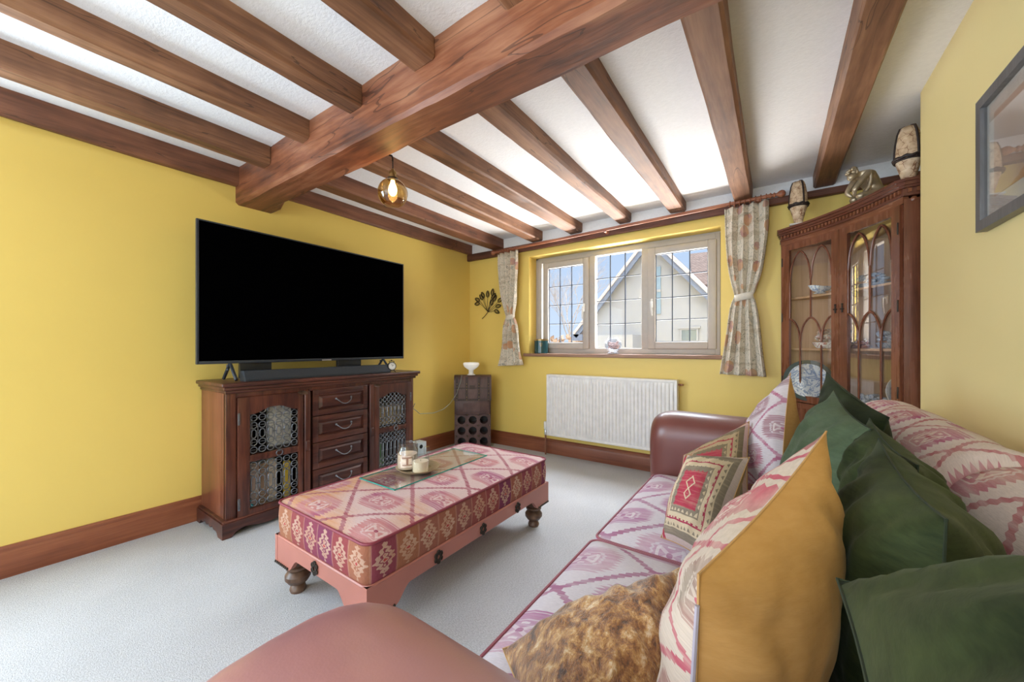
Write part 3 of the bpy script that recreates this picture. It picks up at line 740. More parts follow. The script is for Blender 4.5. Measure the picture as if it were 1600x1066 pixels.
def lattice(name, x, y0, y1, z0, z1, par, cols, arch=0.0):
    b = MB(); cw = (y1-y0)/cols; H = z1-z0; r = cw*0.40; n3 = 2
    rows_top = [z1 - cw*0.55 - k*cw*0.98 for k in range(n3)]; rows_bot = [z0 + cw*0.55 + k*cw*0.98 for k in range(n3)]
    zt = rows_top[-1] - cw*0.55; zb = rows_bot[-1] + cw*0.55
    for i in range(cols):
        y = y0 + (i+0.5)*cw
        dz = arch*(1-abs((y-(y0+y1)/2)/((y1-y0)/2))**2.0)
        for z in rows_top + rows_bot:
            b.tube(ring_pts(y, z, r, r, x), 0.0034, 5, False, closed=True)
        b.tube([(x, y + r*0.75*math.cos(t), ((zt-r*0.8) if math.sin(t) > 0 else (zb+r*0.8)) + r*0.8*math.sin(t)) for t in [2*PI*(k+0.25)/16 for k in range(16)]], 0.0036, 5, False, closed=True)
        for z in ((zt+zb)/2,): b.box(x-0.003, x+0.005, y+cw*0.5-0.013, y+cw*0.5+0.013, z-0.004, z+0.004, 0.001)
        if arch: b.tube(ring_pts(y, rows_top[0]+cw*0.95, r, r, x), 0.0034, 5, False, closed=True)
    for i in range(cols+1):
        y = y0 + i*cw
        b.tube([(x-0.002, y, zb-r), (x-0.002, y, zt+r)], 0.0026, 5, False)
    for z in rows_top + rows_bot: b.tube([(x-0.002, y0, z), (x-0.002, y1, z)], 0.0018, 4, False)
    return b.build(name, IRON, par)
def door(y0, y1, hinge_left, lab):
    z0, z1 = 0.09, 0.795; sw = 0.052 if hinge_left else 0.040; xf = SX+0.012; xb = SX-0.012
    oy0, oy1 = y0+(0.062 if hinge_left else 0.045), y1-(0.030 if hinge_left else 0.048)
    mz = 0.425; 
    b = MB(); b.box(xb, xf, y0, oy0, z0, z1, 0.003).box(xb, xf, oy1, y1, z0, z1, 0.003)
    b.box(xb, xf, oy0-0.001, oy1+0.001, z0, 0.125, 0.002).box(xb, xf, oy0-0.001, oy1+0.001, mz-0.020, mz+0.020, 0.003)
    n = 24; w_ = oy1-oy0+0.002
    top = [(0, z1), (w_, z1)] + [(w_*(1-k/n), 0.690 + 0.034*(0.5-0.5*math.cos(min(1, max(0, (1-abs(1-2*k/n)-0.12)/0.75))*PI))) for k in range(n+1)]
    b.prism([(p[0], p[1]) for p in top][::-1], 0, xf-xb, frame_mat((xb, oy0-0.001, 0), (0, 1, 0), (0, 0, 1), (1, 0, 0)))
    d = tag(b.build('lattice_door', SH_Z, sb), lab)
    cols = 6 if hinge_left else 7
    lattice('iron_lattice', SX, oy0, oy1, mz+0.020, 0.690, d, cols, 0.03)
    lattice('iron_lattice', SX, oy0, oy1, 0.125, mz-0.020, d, cols)
    ym = (oy0+oy1)/2
    MB().tube(ring_pts(ym+0.02, mz+0.004, 0.018, 0.018, xf+0.008, 18), 0.0034, 6, False, closed=True).box(xf-0.001, xf+0.008, ym+0.014, ym+0.026, mz+0.012, mz+0.026, 0.002).build('ring_pull', IRON, d)
    hy = y0+0.004 if hinge_left else y1-0.004
    for zz in (0.67, 0.17): MB().box(xf-0.001, xf+0.004, hy-0.006, hy+0.006, zz-0.035, zz+0.035, 0.002).build('hinge', IRON, d)
    # wooden turn latch
    ly = y1-0.03 if hinge_left else y0+0.035; s_ = -1 if hinge_left else 1
    MB().grid(lambda u, v: Vector((xf+0.004+0.009*math.sin(PI*v), ly + s_*0.035*math.cos(2*PI*u)*math.sin(PI*v)*0.95 - s_*0.02, 0.792 + 0.014*math.sin(2*PI*u)*math.sin(PI*v)+0.006*math.cos(2*PI*u)*math.sin(PI*v)*(1 if hinge_left else -1))), 18, 8).build('turn_latch', LEGW, d)
door(0.890, 1.262, True, 'left door with iron lattice panels')
door(1.803, 2.163, False, 'right door with iron lattice panels')
for k in range(4):
    z1 = 0.800-0.183*k; z0 = z1-0.178; y0, y1 = 1.327, 1.747
    b = MB(); rect_frame(b, y0, y1, z0, z1, 0.038, 0, 0.022, 0.003)
    mt = frame_mat((SX+0.008, 0, 0), (0, 1, 0), (-1, 0, 0), (0, 0, 1))
    b.v = [mt @ p for p in b.v]
    b.box(SX-0.03, SX-0.004, y0, y1, z0, z1)
    iy0, iy1, iz0, iz1 = y0+0.038, y1-0.038, z0+0.038, z1-0.038
    b.add([(SX-0.004, iy0+0.006, iz0+0.006), (SX-0.004, iy1-0.006, iz0+0.006), (SX-0.004, iy1-0.006, iz1-0.006), (SX-0.004, iy0+0.006, iz1-0.006),
           (SX+0.009, iy0+0.026, iz0+0.022), (SX+0.009, iy1-0.026, iz0+0.022), (SX+0.009, iy1-0.026, iz1-0.022), (SX+0.009, iy0+0.026, iz1-0.022)],
          [[4, 5, 6, 7], [0, 1, 5, 4], [1, 2, 6, 5], [2, 3, 7, 6], [3, 0, 4, 7]])
    dr = b.build('drawer', SH_Y, sb, 25)
    yc, zc = (y0+y1)/2+0.01, (z0+z1)/2+0.014
    h = MB().tube([(SX+0.012, yc-0.058+0.116*t, zc + 0.0) if t in (0, 1) else (SX+0.036-0.010*abs(2*t-1)**3, yc-0.058+0.116*t, zc-0.038*math.sin(PI*t)**0.8) for t in [i/14 for i in range(15)]], 0.0036, 7)
    for s_ in (-1, 1): h.sphere((SX+0.014, yc+s_*0.058, zc), 0.008, 6)
    tag(h.build('drop_handle', IRON, dr), 'curved iron handle')
# things kept inside
def book(name, x0, x1, y0, y1, z0, z1, m, label, group=None, cat='book'):
    t = thing(name, label, cat, ((x0+x1)/2, (y0+y1)/2, z0), group)
    box('cover', m, t, x0, x1, y0, y1, z0, z1, 0.002)
    box('page_block', WHITEP, t, x0-0.001, x1-0.004, y0+0.003, y1-0.003, z0+0.003, z1+0.001)
TANB = [plain('tan_spine', (0.50, 0.36, 0.26), 0.6), plain('pink_spine', (0.55, 0.40, 0.35), 0.6), plain('brown_spine', (0.36, 0.23, 0.15), 0.6), plain('cream_spine', (0.62, 0.52, 0.42), 0.6)]
names = ['leftmost pale tan book', 'pinkish book, second from the left,', 'brown book, third from the left,', 'cream book, rightmost of the four,']
for k in range(4):
    y = 0.90+0.052*k+0.03
    book('book', 0.10, 0.36, y, y+0.047, 0.091, 0.36+0.01*(k % 2), TANB[k], names[k]+' behind the lower left lattice', 'books on the lower left shelf')
b = MB().box(0.28, 0.33, 1.10, 1.235, 0.451, 0.74, 0.004); tag(b.build('white_box_file', WHITEP, None), 'white box standing behind the upper left lattice', 'box')
b = MB().box(0.22, 0.24, 0.99, 1.04, 0.451, 0.73, 0.003); tag(b.build('grey_folder', plain('grey_card', (0.35, 0.34, 0.36), 0.6), None), 'narrow grey folder beside the white box in the left cupboard', 'folder')
b = MB().sphere((0.375, 0.965, 0.117), 0.022, 8, 1, 1.3, 1).sphere((0.375, 0.955, 0.152), 0.016, 8).tube([(0.375, 0.965, 0.155), (0.375, 0.985, 0.153)], [0.006, 0.002], 6)
tag(b.build('toy_duck', plain('turquoise_plastic', (0.01, 0.36, 0.48), 0.35), None), 'small turquoise toy at the bottom of the left lattice door', 'toy')
b = MB().box(0.34, 0.365, 1.175, 1.215, 0.091, 0.34, 0.004); tag(b.build('yellow_packet', plain('yellow_card', (0.72, 0.50, 0.06), 0.5), None), 'yellow packet standing in the lower left cupboard, right of the books', 'packet')
for (nm, x0, x1, y0, y1, z0, z1, c, lb) in [('box', 0.15, 0.36, 1.90, 2.12, 0.451, 0.60, (0.50, 0.36, 0.16), 'tan box on the upper shelf of the right cupboard'),
        ('box', 0.2, 0.34, 1.815, 1.885, 0.451, 0.56, (0.60, 0.45, 0.38), 'small pink box left of the tan box in the right cupboard'),
        ('box', 0.15, 0.36, 1.84, 1.95, 0.091, 0.30, (0.12, 0.26, 0.10), 'green box on the lower shelf of the right cupboard')]:
    tag(MB().box(x0, x1, y0, y1, z0, z1, 0.004).build(nm, plain('card_%s' % lb[:4], c, 0.6), None), lb, 'box')

# ------------------------------------------------------------------ television and soundbar
tv = thing('television', 'large flat black television standing on the dark sideboard', 'television', (0.27, 1.466, 0.885))
TX = 0.30
b = MB(); TY0, TY1, TZ0, TZ1 = 0.735, 2.197, 0.992, 1.828
rect_frame(b, TY0, TY1, TZ0, TZ1, (0.012, 0.008, 0.018, 0.008), 0, 0.02, 0.002)
mt = frame_mat((TX, 0, 0), (0, 1, 0), (-1, 0, 0), (0, 0, 1)); b.v = [mt @ p for p in b.v]
b.box(TX-0.034, TX-0.012, TY0+0.003, TY1-0.003, TZ0+0.003, TZ1-0.003, 0.004)
b.build('bezel', TVF, tv)
box('screen', SCREEN, tv, TX-0.014, TX-0.003, TY0+0.010, TY1-0.006, TZ0+0.016, TZ1-0.006)
tag(box('badge', SILVER, tv, TX-0.001, TX+0.003, 1.46, 1.53, TZ0+0.002, TZ0+0.010), 'small silver badge')
box('rear_housing', BLACK, tv, TX-0.085, TX-0.03, 1.0, 1.95, 1.03, 1.45, 0.015)
for y in (0.90, 1.99):
    b = MB()
    b.tube([(TX+0.085, y, 0.896), (TX-0.012, y, 0.995), (TX-0.11, y, 0.896)], 0.010, 6)
    b.tube([(TX-0.045, y, 0.985), (TX-0.045, y, 0.95)], 0.008, 6)
    b.build('stand_foot', TVF, tv)
for y0, y1 in ((0.955, 1.135), (1.595, 1.79)): box('support_bracket', BLACK, tv, TX-0.05, TX-0.02, y0, y1, 0.90, 1.02, 0.003)
b = MB(); b.prism([(0, 0), (0.085, 0), (0.085, 0.012), (0.06, 0.062), (0.0, 0.062)], 0, 1.03, frame_mat((0.335, 0.935, 0.886), (1, 0, 0), (0, 0, 1), (0, 1, 0)) @ Matrix.Identity(4))
tag(b.build('soundbar', SOUND, None, 20), 'long dark grey soundbar lying in front of the television', 'soundbar')
ck = thing('alarm_clock', 'small round metal alarm clock on the right end of the sideboard', 'clock', (0.43, 2.00, 0.885))
cd = Vector((0.95, -0.30, 0.1)).normalized(); cu = Vector((0, 0, 1)); cs = cu.cross(cd).normalized(); cu = cd.cross(cs)
cm = frame_mat((0.41, 1.985, 0.935), cs, cu, cd)
b = MB(); b.lathe([(0.001, -0.022), (0.026, -0.022), (0.034, -0.012), (0.036, 0.006), (0.034, 0.012), (0.031, 0.012), (0.031, 0.008), (0.001, 0.008)], (0, 0, 0), 24); b.v = [cm @ p for p in b.v]; b.build('case', BLACK, ck)
b = MB(); b.lathe([(0.001, 0.0085), (0.029, 0.0085), (0.029, 0.010), (0.001, 0.010)], (0, 0, 0), 24); b.v = [cm @ p for p in b.v]; fc = tag(b.build('dial', WHITEP, ck), 'white dial')
b = MB(); b.tube([(0, 0, 0.012), (0.013, 0.009, 0.012)], 0.0015, 5).tube([(0, 0, 0.012), (-0.005, 0.019, 0.012)], 0.0012, 5)
for k in range(12): a = k*PI/6; b.box(0.024*math.sin(a)-0.0012, 0.024*math.sin(a)+0.0012, 0.024*math.cos(a)-0.002, 0.024*math.cos(a)+0.002, 0.010, 0.011)
b.v = [cm @ p for p in b.v]; b.build('clock_hands', BLACK, fc)
for nm_, parts_ in (('clock_leg', [[(-0.012, -0.030, 0), (-0.030, -0.049, 0.006)]]), ('clock_leg', [[(0.012, -0.030, 0), (0.030, -0.049, 0.006)]]), ('bell_handle', [[(-0.018, 0.030, 0), (-0.022, 0.040, 0), (0.0, 0.046, 0), (0.022, 0.040, 0), (0.018, 0.030, 0)]])):
    b = MB()
    for p_ in parts_: b.tube(p_, [0.005, 0.003] if len(p_) == 2 else 0.003, 6)
    if nm_ == 'bell_handle': b.sphere((0, 0.047, 0), 0.006, 6)
    b.v = [cm @ p for p in b.v]; b.build(nm_, BLACK, ck)
b = MB().box(0.05, 0.15, 2.49, 2.60, 0.0, 0.155, 0.004)
wb = tag(b.build('white_speaker_box', plain('pale_blue_plastic', (0.55, 0.63, 0.68), 0.4), None), 'small pale box on the carpet between sideboard and wine rack', 'speaker')
MB().lathe([(0.001, 0), (0.02, 0), (0.02, 0.003), (0.001, 0.003)], (0.15, 2.53, 0.115), 16, 0, Matrix.Rotation(PI/2, 3, 'Y')).build('speaker_port', BLACK, wb)

# ------------------------------------------------------------------ trunk shaped wine rack
wx, wy = math.cos(math.radians(40)), math.sin(math.radians(40))
CM = frame_mat((0.205, 2.945, 0), (wx, wy, 0), (-wy, wx, 0), (0, 0, 1))
CMs = frame_mat((0.205, 2.945, 0), (wx, wy, 0), (0, 0, 1), (wy, -wx, 0))   # x along front, y up, z out
TRUNK = wood('dark_leather_trunk', (0.040, 0.020, 0.018), (0.085, 0.042, 0.037), (0.13, 0.070, 0.060), 'z', 0.45, 9, 3, 0, 0.1)
ch = thing('wine_rack_chest', 'tall narrow dark brown trunk with nine bottle holes in the corner', 'wine rack', CM @ Vector((0.19, 0.09, 0)))
W, D, H = 0.385, 0.17, 0.79
def cbx(mb, *a, bevel=0.0):
    t = MB().box(*a, bevel); mb.add([CM @ p for p in t.v], t.f); return mb
b = MB(); cbx(b, 0, 0.012, 0.0, D, 0, 0.52); cbx(b, W-0.012, W, 0.0, D, 0, 0.52); cbx(b, 0.012, W-0.012, D-0.01, D, 0, 0.52); cbx(b, 0.0, W, 0.0, D, 0.37, 0.52, bevel=0.003); cbx(b, 0, W, -0.004, D, 0.0, 0.028, bevel=0.003)
b.build('body', TRUNK, ch)
# front plate with nine round holes
b = MB(); n = 24; cw, chh = (W-0.03)/3, 0.342/3
for i in range(3):
    for j in range(3):
        cx, cy = 0.015+cw*(i+0.5), 0.028+chh*(j+0.5); r = 0.043
        sq = []; ci = []
        for k in range(n):
            t = 2*PI*(k+0.5)/n; c_, s_ = math.cos(t), math.sin(t); q = 1/max(abs(c_), abs(s_))
            sq.append((cx+c_*q*cw/2, cy+s_*q*chh/2, 0.002)); ci.append((cx+c_*r, cy+s_*r, 0.002))
        back = [(p[0], p[1], -0.14) for p in ci]
        vs = [CMs @ Vector(p) for p in sq+ci+back]
        fs = [[k, (k+1) % n, n+(k+1) % n, n+k] for k in range(n)] + [[n+k, n+(k+1) % n, 2*n+(k+1) % n, 2*n+k] for k in range(n)]
        b.add(vs, fs, 0)
for x0, x1 in ((0, 0.015), (W-0.015, W)):
    b.add([CMs @ Vector(p) for p in ((x0, 0.028, 0.002), (x1, 0.028, 0.002), (x1, 0.37, 0.002), (x0, 0.37, 0.002))], [[0, 1, 2, 3]])
tag(b.build('bottle_rack', TRUNK, ch, 30, weld=0.0005), 'front plate with nine round holes')
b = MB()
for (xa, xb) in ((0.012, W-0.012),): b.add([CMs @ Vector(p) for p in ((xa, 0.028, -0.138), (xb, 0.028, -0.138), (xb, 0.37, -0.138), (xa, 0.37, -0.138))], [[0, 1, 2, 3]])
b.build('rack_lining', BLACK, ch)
b = MB()   # lid with rounded top
prof = [(-0.006, 0.52), (-0.006, 0.74), (0.010, 0.775), (0.04, 0.79), (D-0.04, 0.79), (D-0.01, 0.775), (D, 0.74), (D, 0.52)]
b.prism(prof, 0, W+0.012, frame_mat(CM @ Vector((-0.006, 0, 0)), CM.to_3x3() @ Vector((0, 1, 0)), (0, 0, 1), CM.to_3x3() @ Vector((1, 0, 0))))
lid = b.build('lid', TRUNK, ch, 40)
b = MB()
for x in (0.012, 0.115, 0.245, W-0.038): b.prism([(x, 0.54), (x+0.026, 0.54), (x+0.026, 0.775), (x, 0.775)], 0.007, 0.011, CMs)
b.prism([(0.0, 0.522), (W, 0.522), (W, 0.54), (0.0, 0.54)], 0.007, 0.010, CMs)
b.prism([(0.0, 0.65), (W, 0.65), (W, 0.66), (0.0, 0.66)], 0.007, 0.009, CMs)
b.prism([(0.16, 0.645), (0.215, 0.645), (0.215, 0.685), (0.16, 0.685)], 0.007, 0.014, CMs)
b.build('lid_straps', plain('strap_leather', (0.045, 0.024, 0.018), 0.5), lid)
b = MB()
for x in (0.025, 0.128, 0.258, W-0.025):
    for z in (0.53, 0.56, 0.60, 0.64, 0.67, 0.70): b.sphere(CMs @ Vector((x, z, 0.012)), 0.0052, 4)
tag(b.build('studs', BRASS, lid), 'small brass studs', kind='stuff')
b = MB()
for i in range(4):
    for j in range(4): b.sphere(CMs @ Vector((0.015+cw*i, 0.028+chh*j, 0.003)), 0.0052, 4)
tag(b.build('studs', BRASS, ch), 'small brass studs', kind='stuff')
b = MB(); b.prism([(0.09, 0.40), (0.27, 0.40), (0.27, 0.495), (0.09, 0.495)], 0.0, 0.005, CMs); b.build('drawer_front', TRUNK, ch)
lp = thing('table_lamp', 'small white bowl-shaped lamp standing on the dark trunk', 'lamp', CM @ Vector((0.175, 0.07, 0.79)))
c0 = CM @ Vector((0.175, 0.07, 0))
b = MB().lathe([(0.045, 0.790), (0.046, 0.797), (0.028, 0.802), (0.026, 0.850), (0.001, 0.852)], c0, 24); b.build('lamp_base', WHITEP, lp)
b = MB().lathe([(0.026, 0.845), (0.045, 0.856), (0.076, 0.880), (0.088, 0.905), (0.085, 0.922), (0.074, 0.926), (0.072, 0.918), (0.04, 0.875), (0.001, 0.866)], c0, 30); tag(b.build('bowl_shade', emit('lit_bowl', (0.9, 0.88, 0.83), 0.12), lp), 'white glass bowl')
lc = c0 + Vector((-0.03, -0.03, 0))
b = MB().tube([(0.425, 2.215, 0.60), (0.36, 2.25, 0.55), (0.28, 2.40, 0.47), (0.25, 2.60, 0.445), (0.235, 2.75, 0.46), (0.228, 2.86, 0.51), (0.25, 2.93, 0.60), (0.262, 2.975, 0.72), (0.268, 2.99, 0.80)], 0.0032, 6)
tag(b.build('power_cord', plain('grey_green_cord', (0.25, 0.27, 0.24), 0.5), None), 'thin grey cord looping from the sideboard to the trunk', 'cord')

# ------------------------------------------------------------------ wire leaf wall art
wa = thing('leaf_wall_art', 'dark metal leafy branch hanging on the yellow window wall', 'wall art', (0.29, YW, 1.42))
st = Vector((0.29, 3.405, 1.499))
b = MB().tube([(0.203, 3.408, 1.425), (0.245, 3.405, 1.452), (0.275, 3.402, 1.478), st], 0.0035, 6)
LV = [((0.136, 1.651), 155), ((0.132, 1.603), 185), ((0.196, 1.676), 130), ((0.218, 1.700), 118), ((0.29, 1.705), 92), ((0.36, 1.722), 78), ((0.394, 1.651), 62), ((0.378, 1.675), 50), ((0.350, 1.608), 75), ((0.471, 1.625), 30), ((0.444, 1.557), 5), ((0.424, 1.495), -30)]
stems = []
for (x, z), a in LV:
    a = math.radians(a); bp = Vector((x - math.cos(a)*0.034, 3.403, z - math.sin(a)*0.034))
    mid = st.lerp(bp, 0.55) + Vector((0, -0.008, -0.012*math.cos(a)))
    b.tube([st, mid, bp], 0.0022, 5)
b.build('stem', IRON_D, wa)
for (x, z), a in LV:
    a = math.radians(a); ex = Vector((math.cos(a), 0, math.sin(a))); ez = Vector((-math.sin(a), 0, math.cos(a))); c = Vector((x, 3.402, z)); b = MB()
    def lf(k, sc=1.0): t = 2*PI*k/20; return c + ex*0.036*sc*math.cos(t) + ez*0.019*sc*math.sin(t)*(1-0.25*math.cos(t))
    b.tube([lf(k) for k in range(20)], 0.0044, 5, False, closed=True)
    b.tube([lf(k, 0.6) for k in range(20)], 0.0024, 4, False, closed=True)
    b.tube([c-ex*0.036, c+ex*0.036], 0.0014, 4)
    b.build('leaf', IRON_D, wa)

# ------------------------------------------------------------------ ottoman
OX_0, OX_1, OY_0, OY_1 = 1.185, 1.850, 0.780, 2.030
ot = thing('ottoman', 'long low footstool with red kilim top and terracotta leather base', 'footstool', ((OX_0+OX_1)/2, (OY_0+OY_1)/2, 0))
ZC0, ZC1 = 0.262, 0.405
def puff_box(mb, x0, x1, y0, y1, z0, z1, r, crown, nx=26, ny=44, uvs=1.0, mi_top=0, mi_side=1, side_bulge=0.008, top_uv=None):
    """upholstered block: crowned top, softly bulging sides, rounded upright corners"""
    def per(t):       # perimeter point and distance, rounded rectangle
        Lx, Ly = (x1-x0-2*r), (y1-y0-2*r); q = PI*r/2; tot = 2*(Lx+Ly)+4*q; d = t*tot
        segs = [('l', x0+r, y0, 1, 0, Lx), ('c', x1-r, y0+r, -PI/2, 0, q), ('l', x1, y0+r, 0, 1, Ly), ('c', x1-r, y1-r, 0, 0, q),
                ('l', x1-r, y1, -1, 0, Lx), ('c', x0+r, y1-r, PI/2, 0, q), ('l', x0, y1-r, 0, -1, Ly), ('c', x0+r, y0+r, PI, 0, q)]
        for k, a, b_, c, e_, L in segs:
            if d <= L + 1e-9:
                if k == 'l': return a + c*d, b_ + e_*d, (e_, -c)
                an = c + d/r; return a + r*math.cos(an), b_ + r*math.sin(an), (math.cos(an), math.sin(an))
            d -= L
        return x0+r, y0, (0, -1)
    tot = 2*((x1-x0-2*r)+(y1-y0-2*r)) + 2*PI*r
    N = 160; zs = [0, 0.06, 0.2, 0.4, 0.6, 0.8, 0.94, 1.0]
    def f(u, v):
        x, y, n = per(u); k = zs[int(round(v*7))]; o = side_bulge*math.sin(PI*k)**0.7 if 0 < k < 1 else 0
        return Vector((x+n[0]*o, y+n[1]*o, z0+(z1-z0)*k))
    mb.grid(f, N, 7, mi_side, lambda u, v: (u*tot*uvs, zs[int(round(v*7))]*(z1-z0)*uvs))
    # top: disc of rings scaled inwards
    rings = 12
    def g(u, v):
        x, y, n = per(u); cx, cy = (x0+x1)/2, (y0+y1)/2; k = 1-v
        # inner ring pulls towards the medial line of the long rectangle
        hx = (x1-x0)/2; yy = max(y0+hx, min(y1-hx, y)) if (y1-y0) > (x1-x0) else cy
        xx = cx if (y1-y0) > (x1-x0) else max(x0+(y1-y0)/2, min(x1-(y1-y0)/2, x))
        px, py = xx + (x-xx)*k, yy + (y-yy)*k
        return Vector((px, py, z1 + crown*(1-k**3.2)**0.7 if k < 1 else z1))
    tuv = top_uv or (lambda p: (p.x*uvs, p.y*uvs))
    mb.grid(g, N, rings, mi_top, lambda u, v: tuv(g(u, v)))
    return mb
b = puff_box(MB(), OX_0, OX_1, OY_0, OY_1, ZC0, ZC1, 0.035, 0.020)
b.build('cushion_top', [K_OTT, K_SIDE], ot, 40)
def rrect(x0, x1, y0, y1, r, z, n=5):
    pts = []
    for cx, cy, a0 in ((x1-r, y0+r, -PI/2), (x1-r, y1-r, 0), (x0+r, y1-r, PI/2), (x0+r, y0+r, PI)):
        pts += [(cx+r*math.cos(a0+PI/2*k/n), cy+r*math.sin(a0+PI/2*k/n), z) for k in range(n+1)]
    return pts
b = MB().tube(rrect(OX_0-0.002, OX_1+0.002, OY_0-0.002, OY_1+0.002, 0.036, ZC1), 0.0055, 7, False, closed=True)
tag(b.build('piping', plain('maroon_piping', (0.22, 0.03, 0.05), 0.6), ot), 'maroon piping round the top edge')
# skirt: box walls with shaped lower edge
def skirt(L, z1=0.262, zl=0.138, zm=0.195):
    """lower edge profile along a side of length L: corner lobes then an arch"""
    p = [(0, z1), (0, zl), (0.115, zl)]
    for k in range(1, 9):
        t = k/8; p.append((0.115+0.075*t, zl + (zm-zl)*(0.5-0.5*math.cos(PI*t))))
    p += [(L-x, z) for x, z in reversed(p[2:])]
    return p + [(L, zl), (L, z1)]
b = MB(); e = 0.006; Lx = OX_1-OX_0+2*e; Ly = OY_1-OY_0+2*e
b.prism(skirt(Lx-0.002), 0, 0.02, frame_mat((OX_0-e+0.001, OY_0-e+0.021, 0), (1, 0, 0), (0, 0, 1), (0, -1, 0)))
b.prism(skirt(Lx-0.002), 0, 0.02, frame_mat((OX_0-e+0.001, OY_1+e-0.001, 0), (1, 0, 0), (0, 0, 1), (0, -1, 0)))
b.prism(skirt(Ly), 0, 0.02, frame_mat((OX_0-e, OY_0-e, 0), (0, 1, 0), (0, 0, 1), (1, 0, 0)))
b.prism(skirt(Ly), 0, 0.02, frame_mat((OX_1+e-0.02, OY_0-e, 0), (0, 1, 0), (0, 0, 1), (1, 0, 0)))
b.box(OX_0+0.01, OX_1-0.01, OY_0+0.01, OY_1-0.01, 0.20, 0.258)
for x0, x1 in ((OX_0, OX_0+0.11), (OX_1-0.11, OX_1)):
    for y0, y1 in ((OY_0, OY_0+0.11), (OY_1-0.11, OY_1)): b.box(x0+0.01, x1-0.01, y0+0.01, y1-0.01, 0.15, 0.255)
b.tube(rrect(OX_0-e+0.004, OX_1+e-0.004, OY_0-e+0.004, OY_1+e-0.004, 0.03, 0.259), 0.006, 6, False, closed=True)
b.build('leather_base', LEATHER_O, ot, 30)
for x in (OX_0+0.06, OX_1-0.06):
    for y in (OY_0+0.06, OY_1-0.06):
        MB().lathe([(0.030, 0.0), (0.034, 0.012), (0.030, 0.026), (0.022, 0.034), (0.040, 0.044), (0.052, 0.062), (0.052, 0.078), (0.040, 0.094), (0.030, 0.10), (0.046, 0.106), (0.048, 0.118), (0.040, 0.124), (0.040, 0.15)], (x, y, 0), 26).build('turned_foot', LEGW, ot)
def rosette(c, nrm):
    n = Vector(nrm); s_ = Vector((0, 0, 1)).cross(n); u_ = Vector((0, 0, 1)); b = MB(); c = Vector(c)
    for k in range(6):
        a = PI/6+k*PI/3; p = c + s_*0.016*math.cos(a) + u_*0.019*math.sin(a)
        b.tube([p + s_*0.0075*math.cos(t) + u_*0.008*math.sin(t) + n*0.003 for t in [2*PI*j/10 for j in range(10)]], 0.0032, 5, False, closed=True)
        b.sphere(p+n*0.002, 0.004, 4)
    b.tube([c + s_*0.011*math.cos(t) + u_*0.012*math.sin(t) + n*0.003 for t in [2*PI*j/12 for j in range(12)]], 0.003, 5, False, closed=True)
    return tag(b.build('flower_rosette', IRON_D, ot, 40), 'dark metal flower')
for y in (1.108, 1.400, 1.695): rosette((OX_1+e, y, 0.222), (1, 0, 0))
rosette(((OX_0+OX_1)/2, OY_0-e, 0.222), (0, -1, 0))
b = MB()
for x0, dx in ((OX_0, 1), (OX_1, -1)):
    for k in range(8):
        b.sphere((x0+dx*(0.002+0.015*k), OY_0-e-0.001, 0.144), 0.006, 4)
for y0, dy in ((OY_0, 1), (OY_1, -1)):
    for k in range(8): b.sphere((OX_1+e+0.001, y0+dy*(0.002+0.015*k), 0.144), 0.006, 4)
tag(b.build('nail_studs', IRON_D, ot, 40), 'dark nail studs', kind='stuff')
# glass sheet on the ottoman
g = thing('glass_sheet', 'rectangular sheet of green-edged glass lying on the kilim footstool', 'glass sheet', (1.44, 1.475, 0.4275))
GZ = 0.4275
MB().box(1.285, 1.560, 1.120, 1.800, GZ, GZ+0.0055).build('pane', TOPGLASS, g, smooth=0)
b = MB()
for a in ((1.284, 1.2865, 1.119, 1.801), (1.5585, 1.561, 1.119, 1.801)): b.box(*a, GZ+0.0003, GZ+0.0052)
for a in ((1.284, 1.561, 1.119, 1.1215), (1.284, 1.561, 1.7985, 1.801)): b.box(*a, GZ+0.0003, GZ+0.0052)
tag(b.build('polished_edge', TOPEDGE, g, smooth=0), 'green polished edge')
DZ = GZ+0.006; dc = Vector((1.437, 1.365, DZ))
b = MB().lathe([(0.045, 0.0), (0.05, 0.001), (0.095, 0.012), (0.115, 0.024), (0.118, 0.024), (0.097, 0.008), (0.05, -0.0005+0.004), (0.001, 0.004)], (0, 0, 0), 40)
b.v = [Vector((p.x*1.0, p.y*0.95, p.z)) for p in b.v]; b.v = [p + dc for p in b.v]
dish = tag(b.build('gold_dish', plain('gold_glazed_dish', (0.58, 0.45, 0.28), 0.28, 0.45, 0.15, 12), None, 40), 'shallow golden dish holding two candles on the footstool', 'dish')
jz = DZ + 0.008
jar = thing('candle_jar', 'tall glass candle jar with a pale label, at the back of the gold dish', 'candle', (1.407, 1.350, jz))
jc = (1.387, 1.337, jz)
def jprof(r, h, t=0.003): return [(0.001, 0), (r*0.92, 0.0), (r, 0.006), (r, h*0.72), (r*0.82, h*0.82), (r*0.80, h*0.90), (r*0.86, h*0.92), (r*0.86, h), (r*0.80, h), (r*0.78, h*0.90), (r*0.79, h*0.82), (r-t, h*0.71), (r-t, 0.007), (0.001, 0.006)]
MB().lathe(jprof(0.055, 0.140), jc, 32).build('glass_jar', JARG, jar, 50)
tag(MB().lathe([(0.001, 0.0075), (0.051, 0.0075), (0.051, 0.082), (0.001, 0.080)], jc, 28).build('wax', plain('peach_wax', (0.80, 0.58, 0.44), 0.5), jar), 'peach wax')
vd = Vector((0.76, -0.65, 0)); b = MB()
b.grid(lambda u, v: Vector((jc[0], jc[1], jc[2])) + Matrix.Rotation((u-0.5)*1.3, 3, 'Z') @ vd.normalized()*0.0557 + Vector((0, 0, 0.020+0.062*v)), 12, 2)
lb = tag(b.build('jar_label', plain('label_paper', (0.74, 0.60, 0.50), 0.6, 0, 0.2, 60), jar), 'pale printed label')
b = MB()
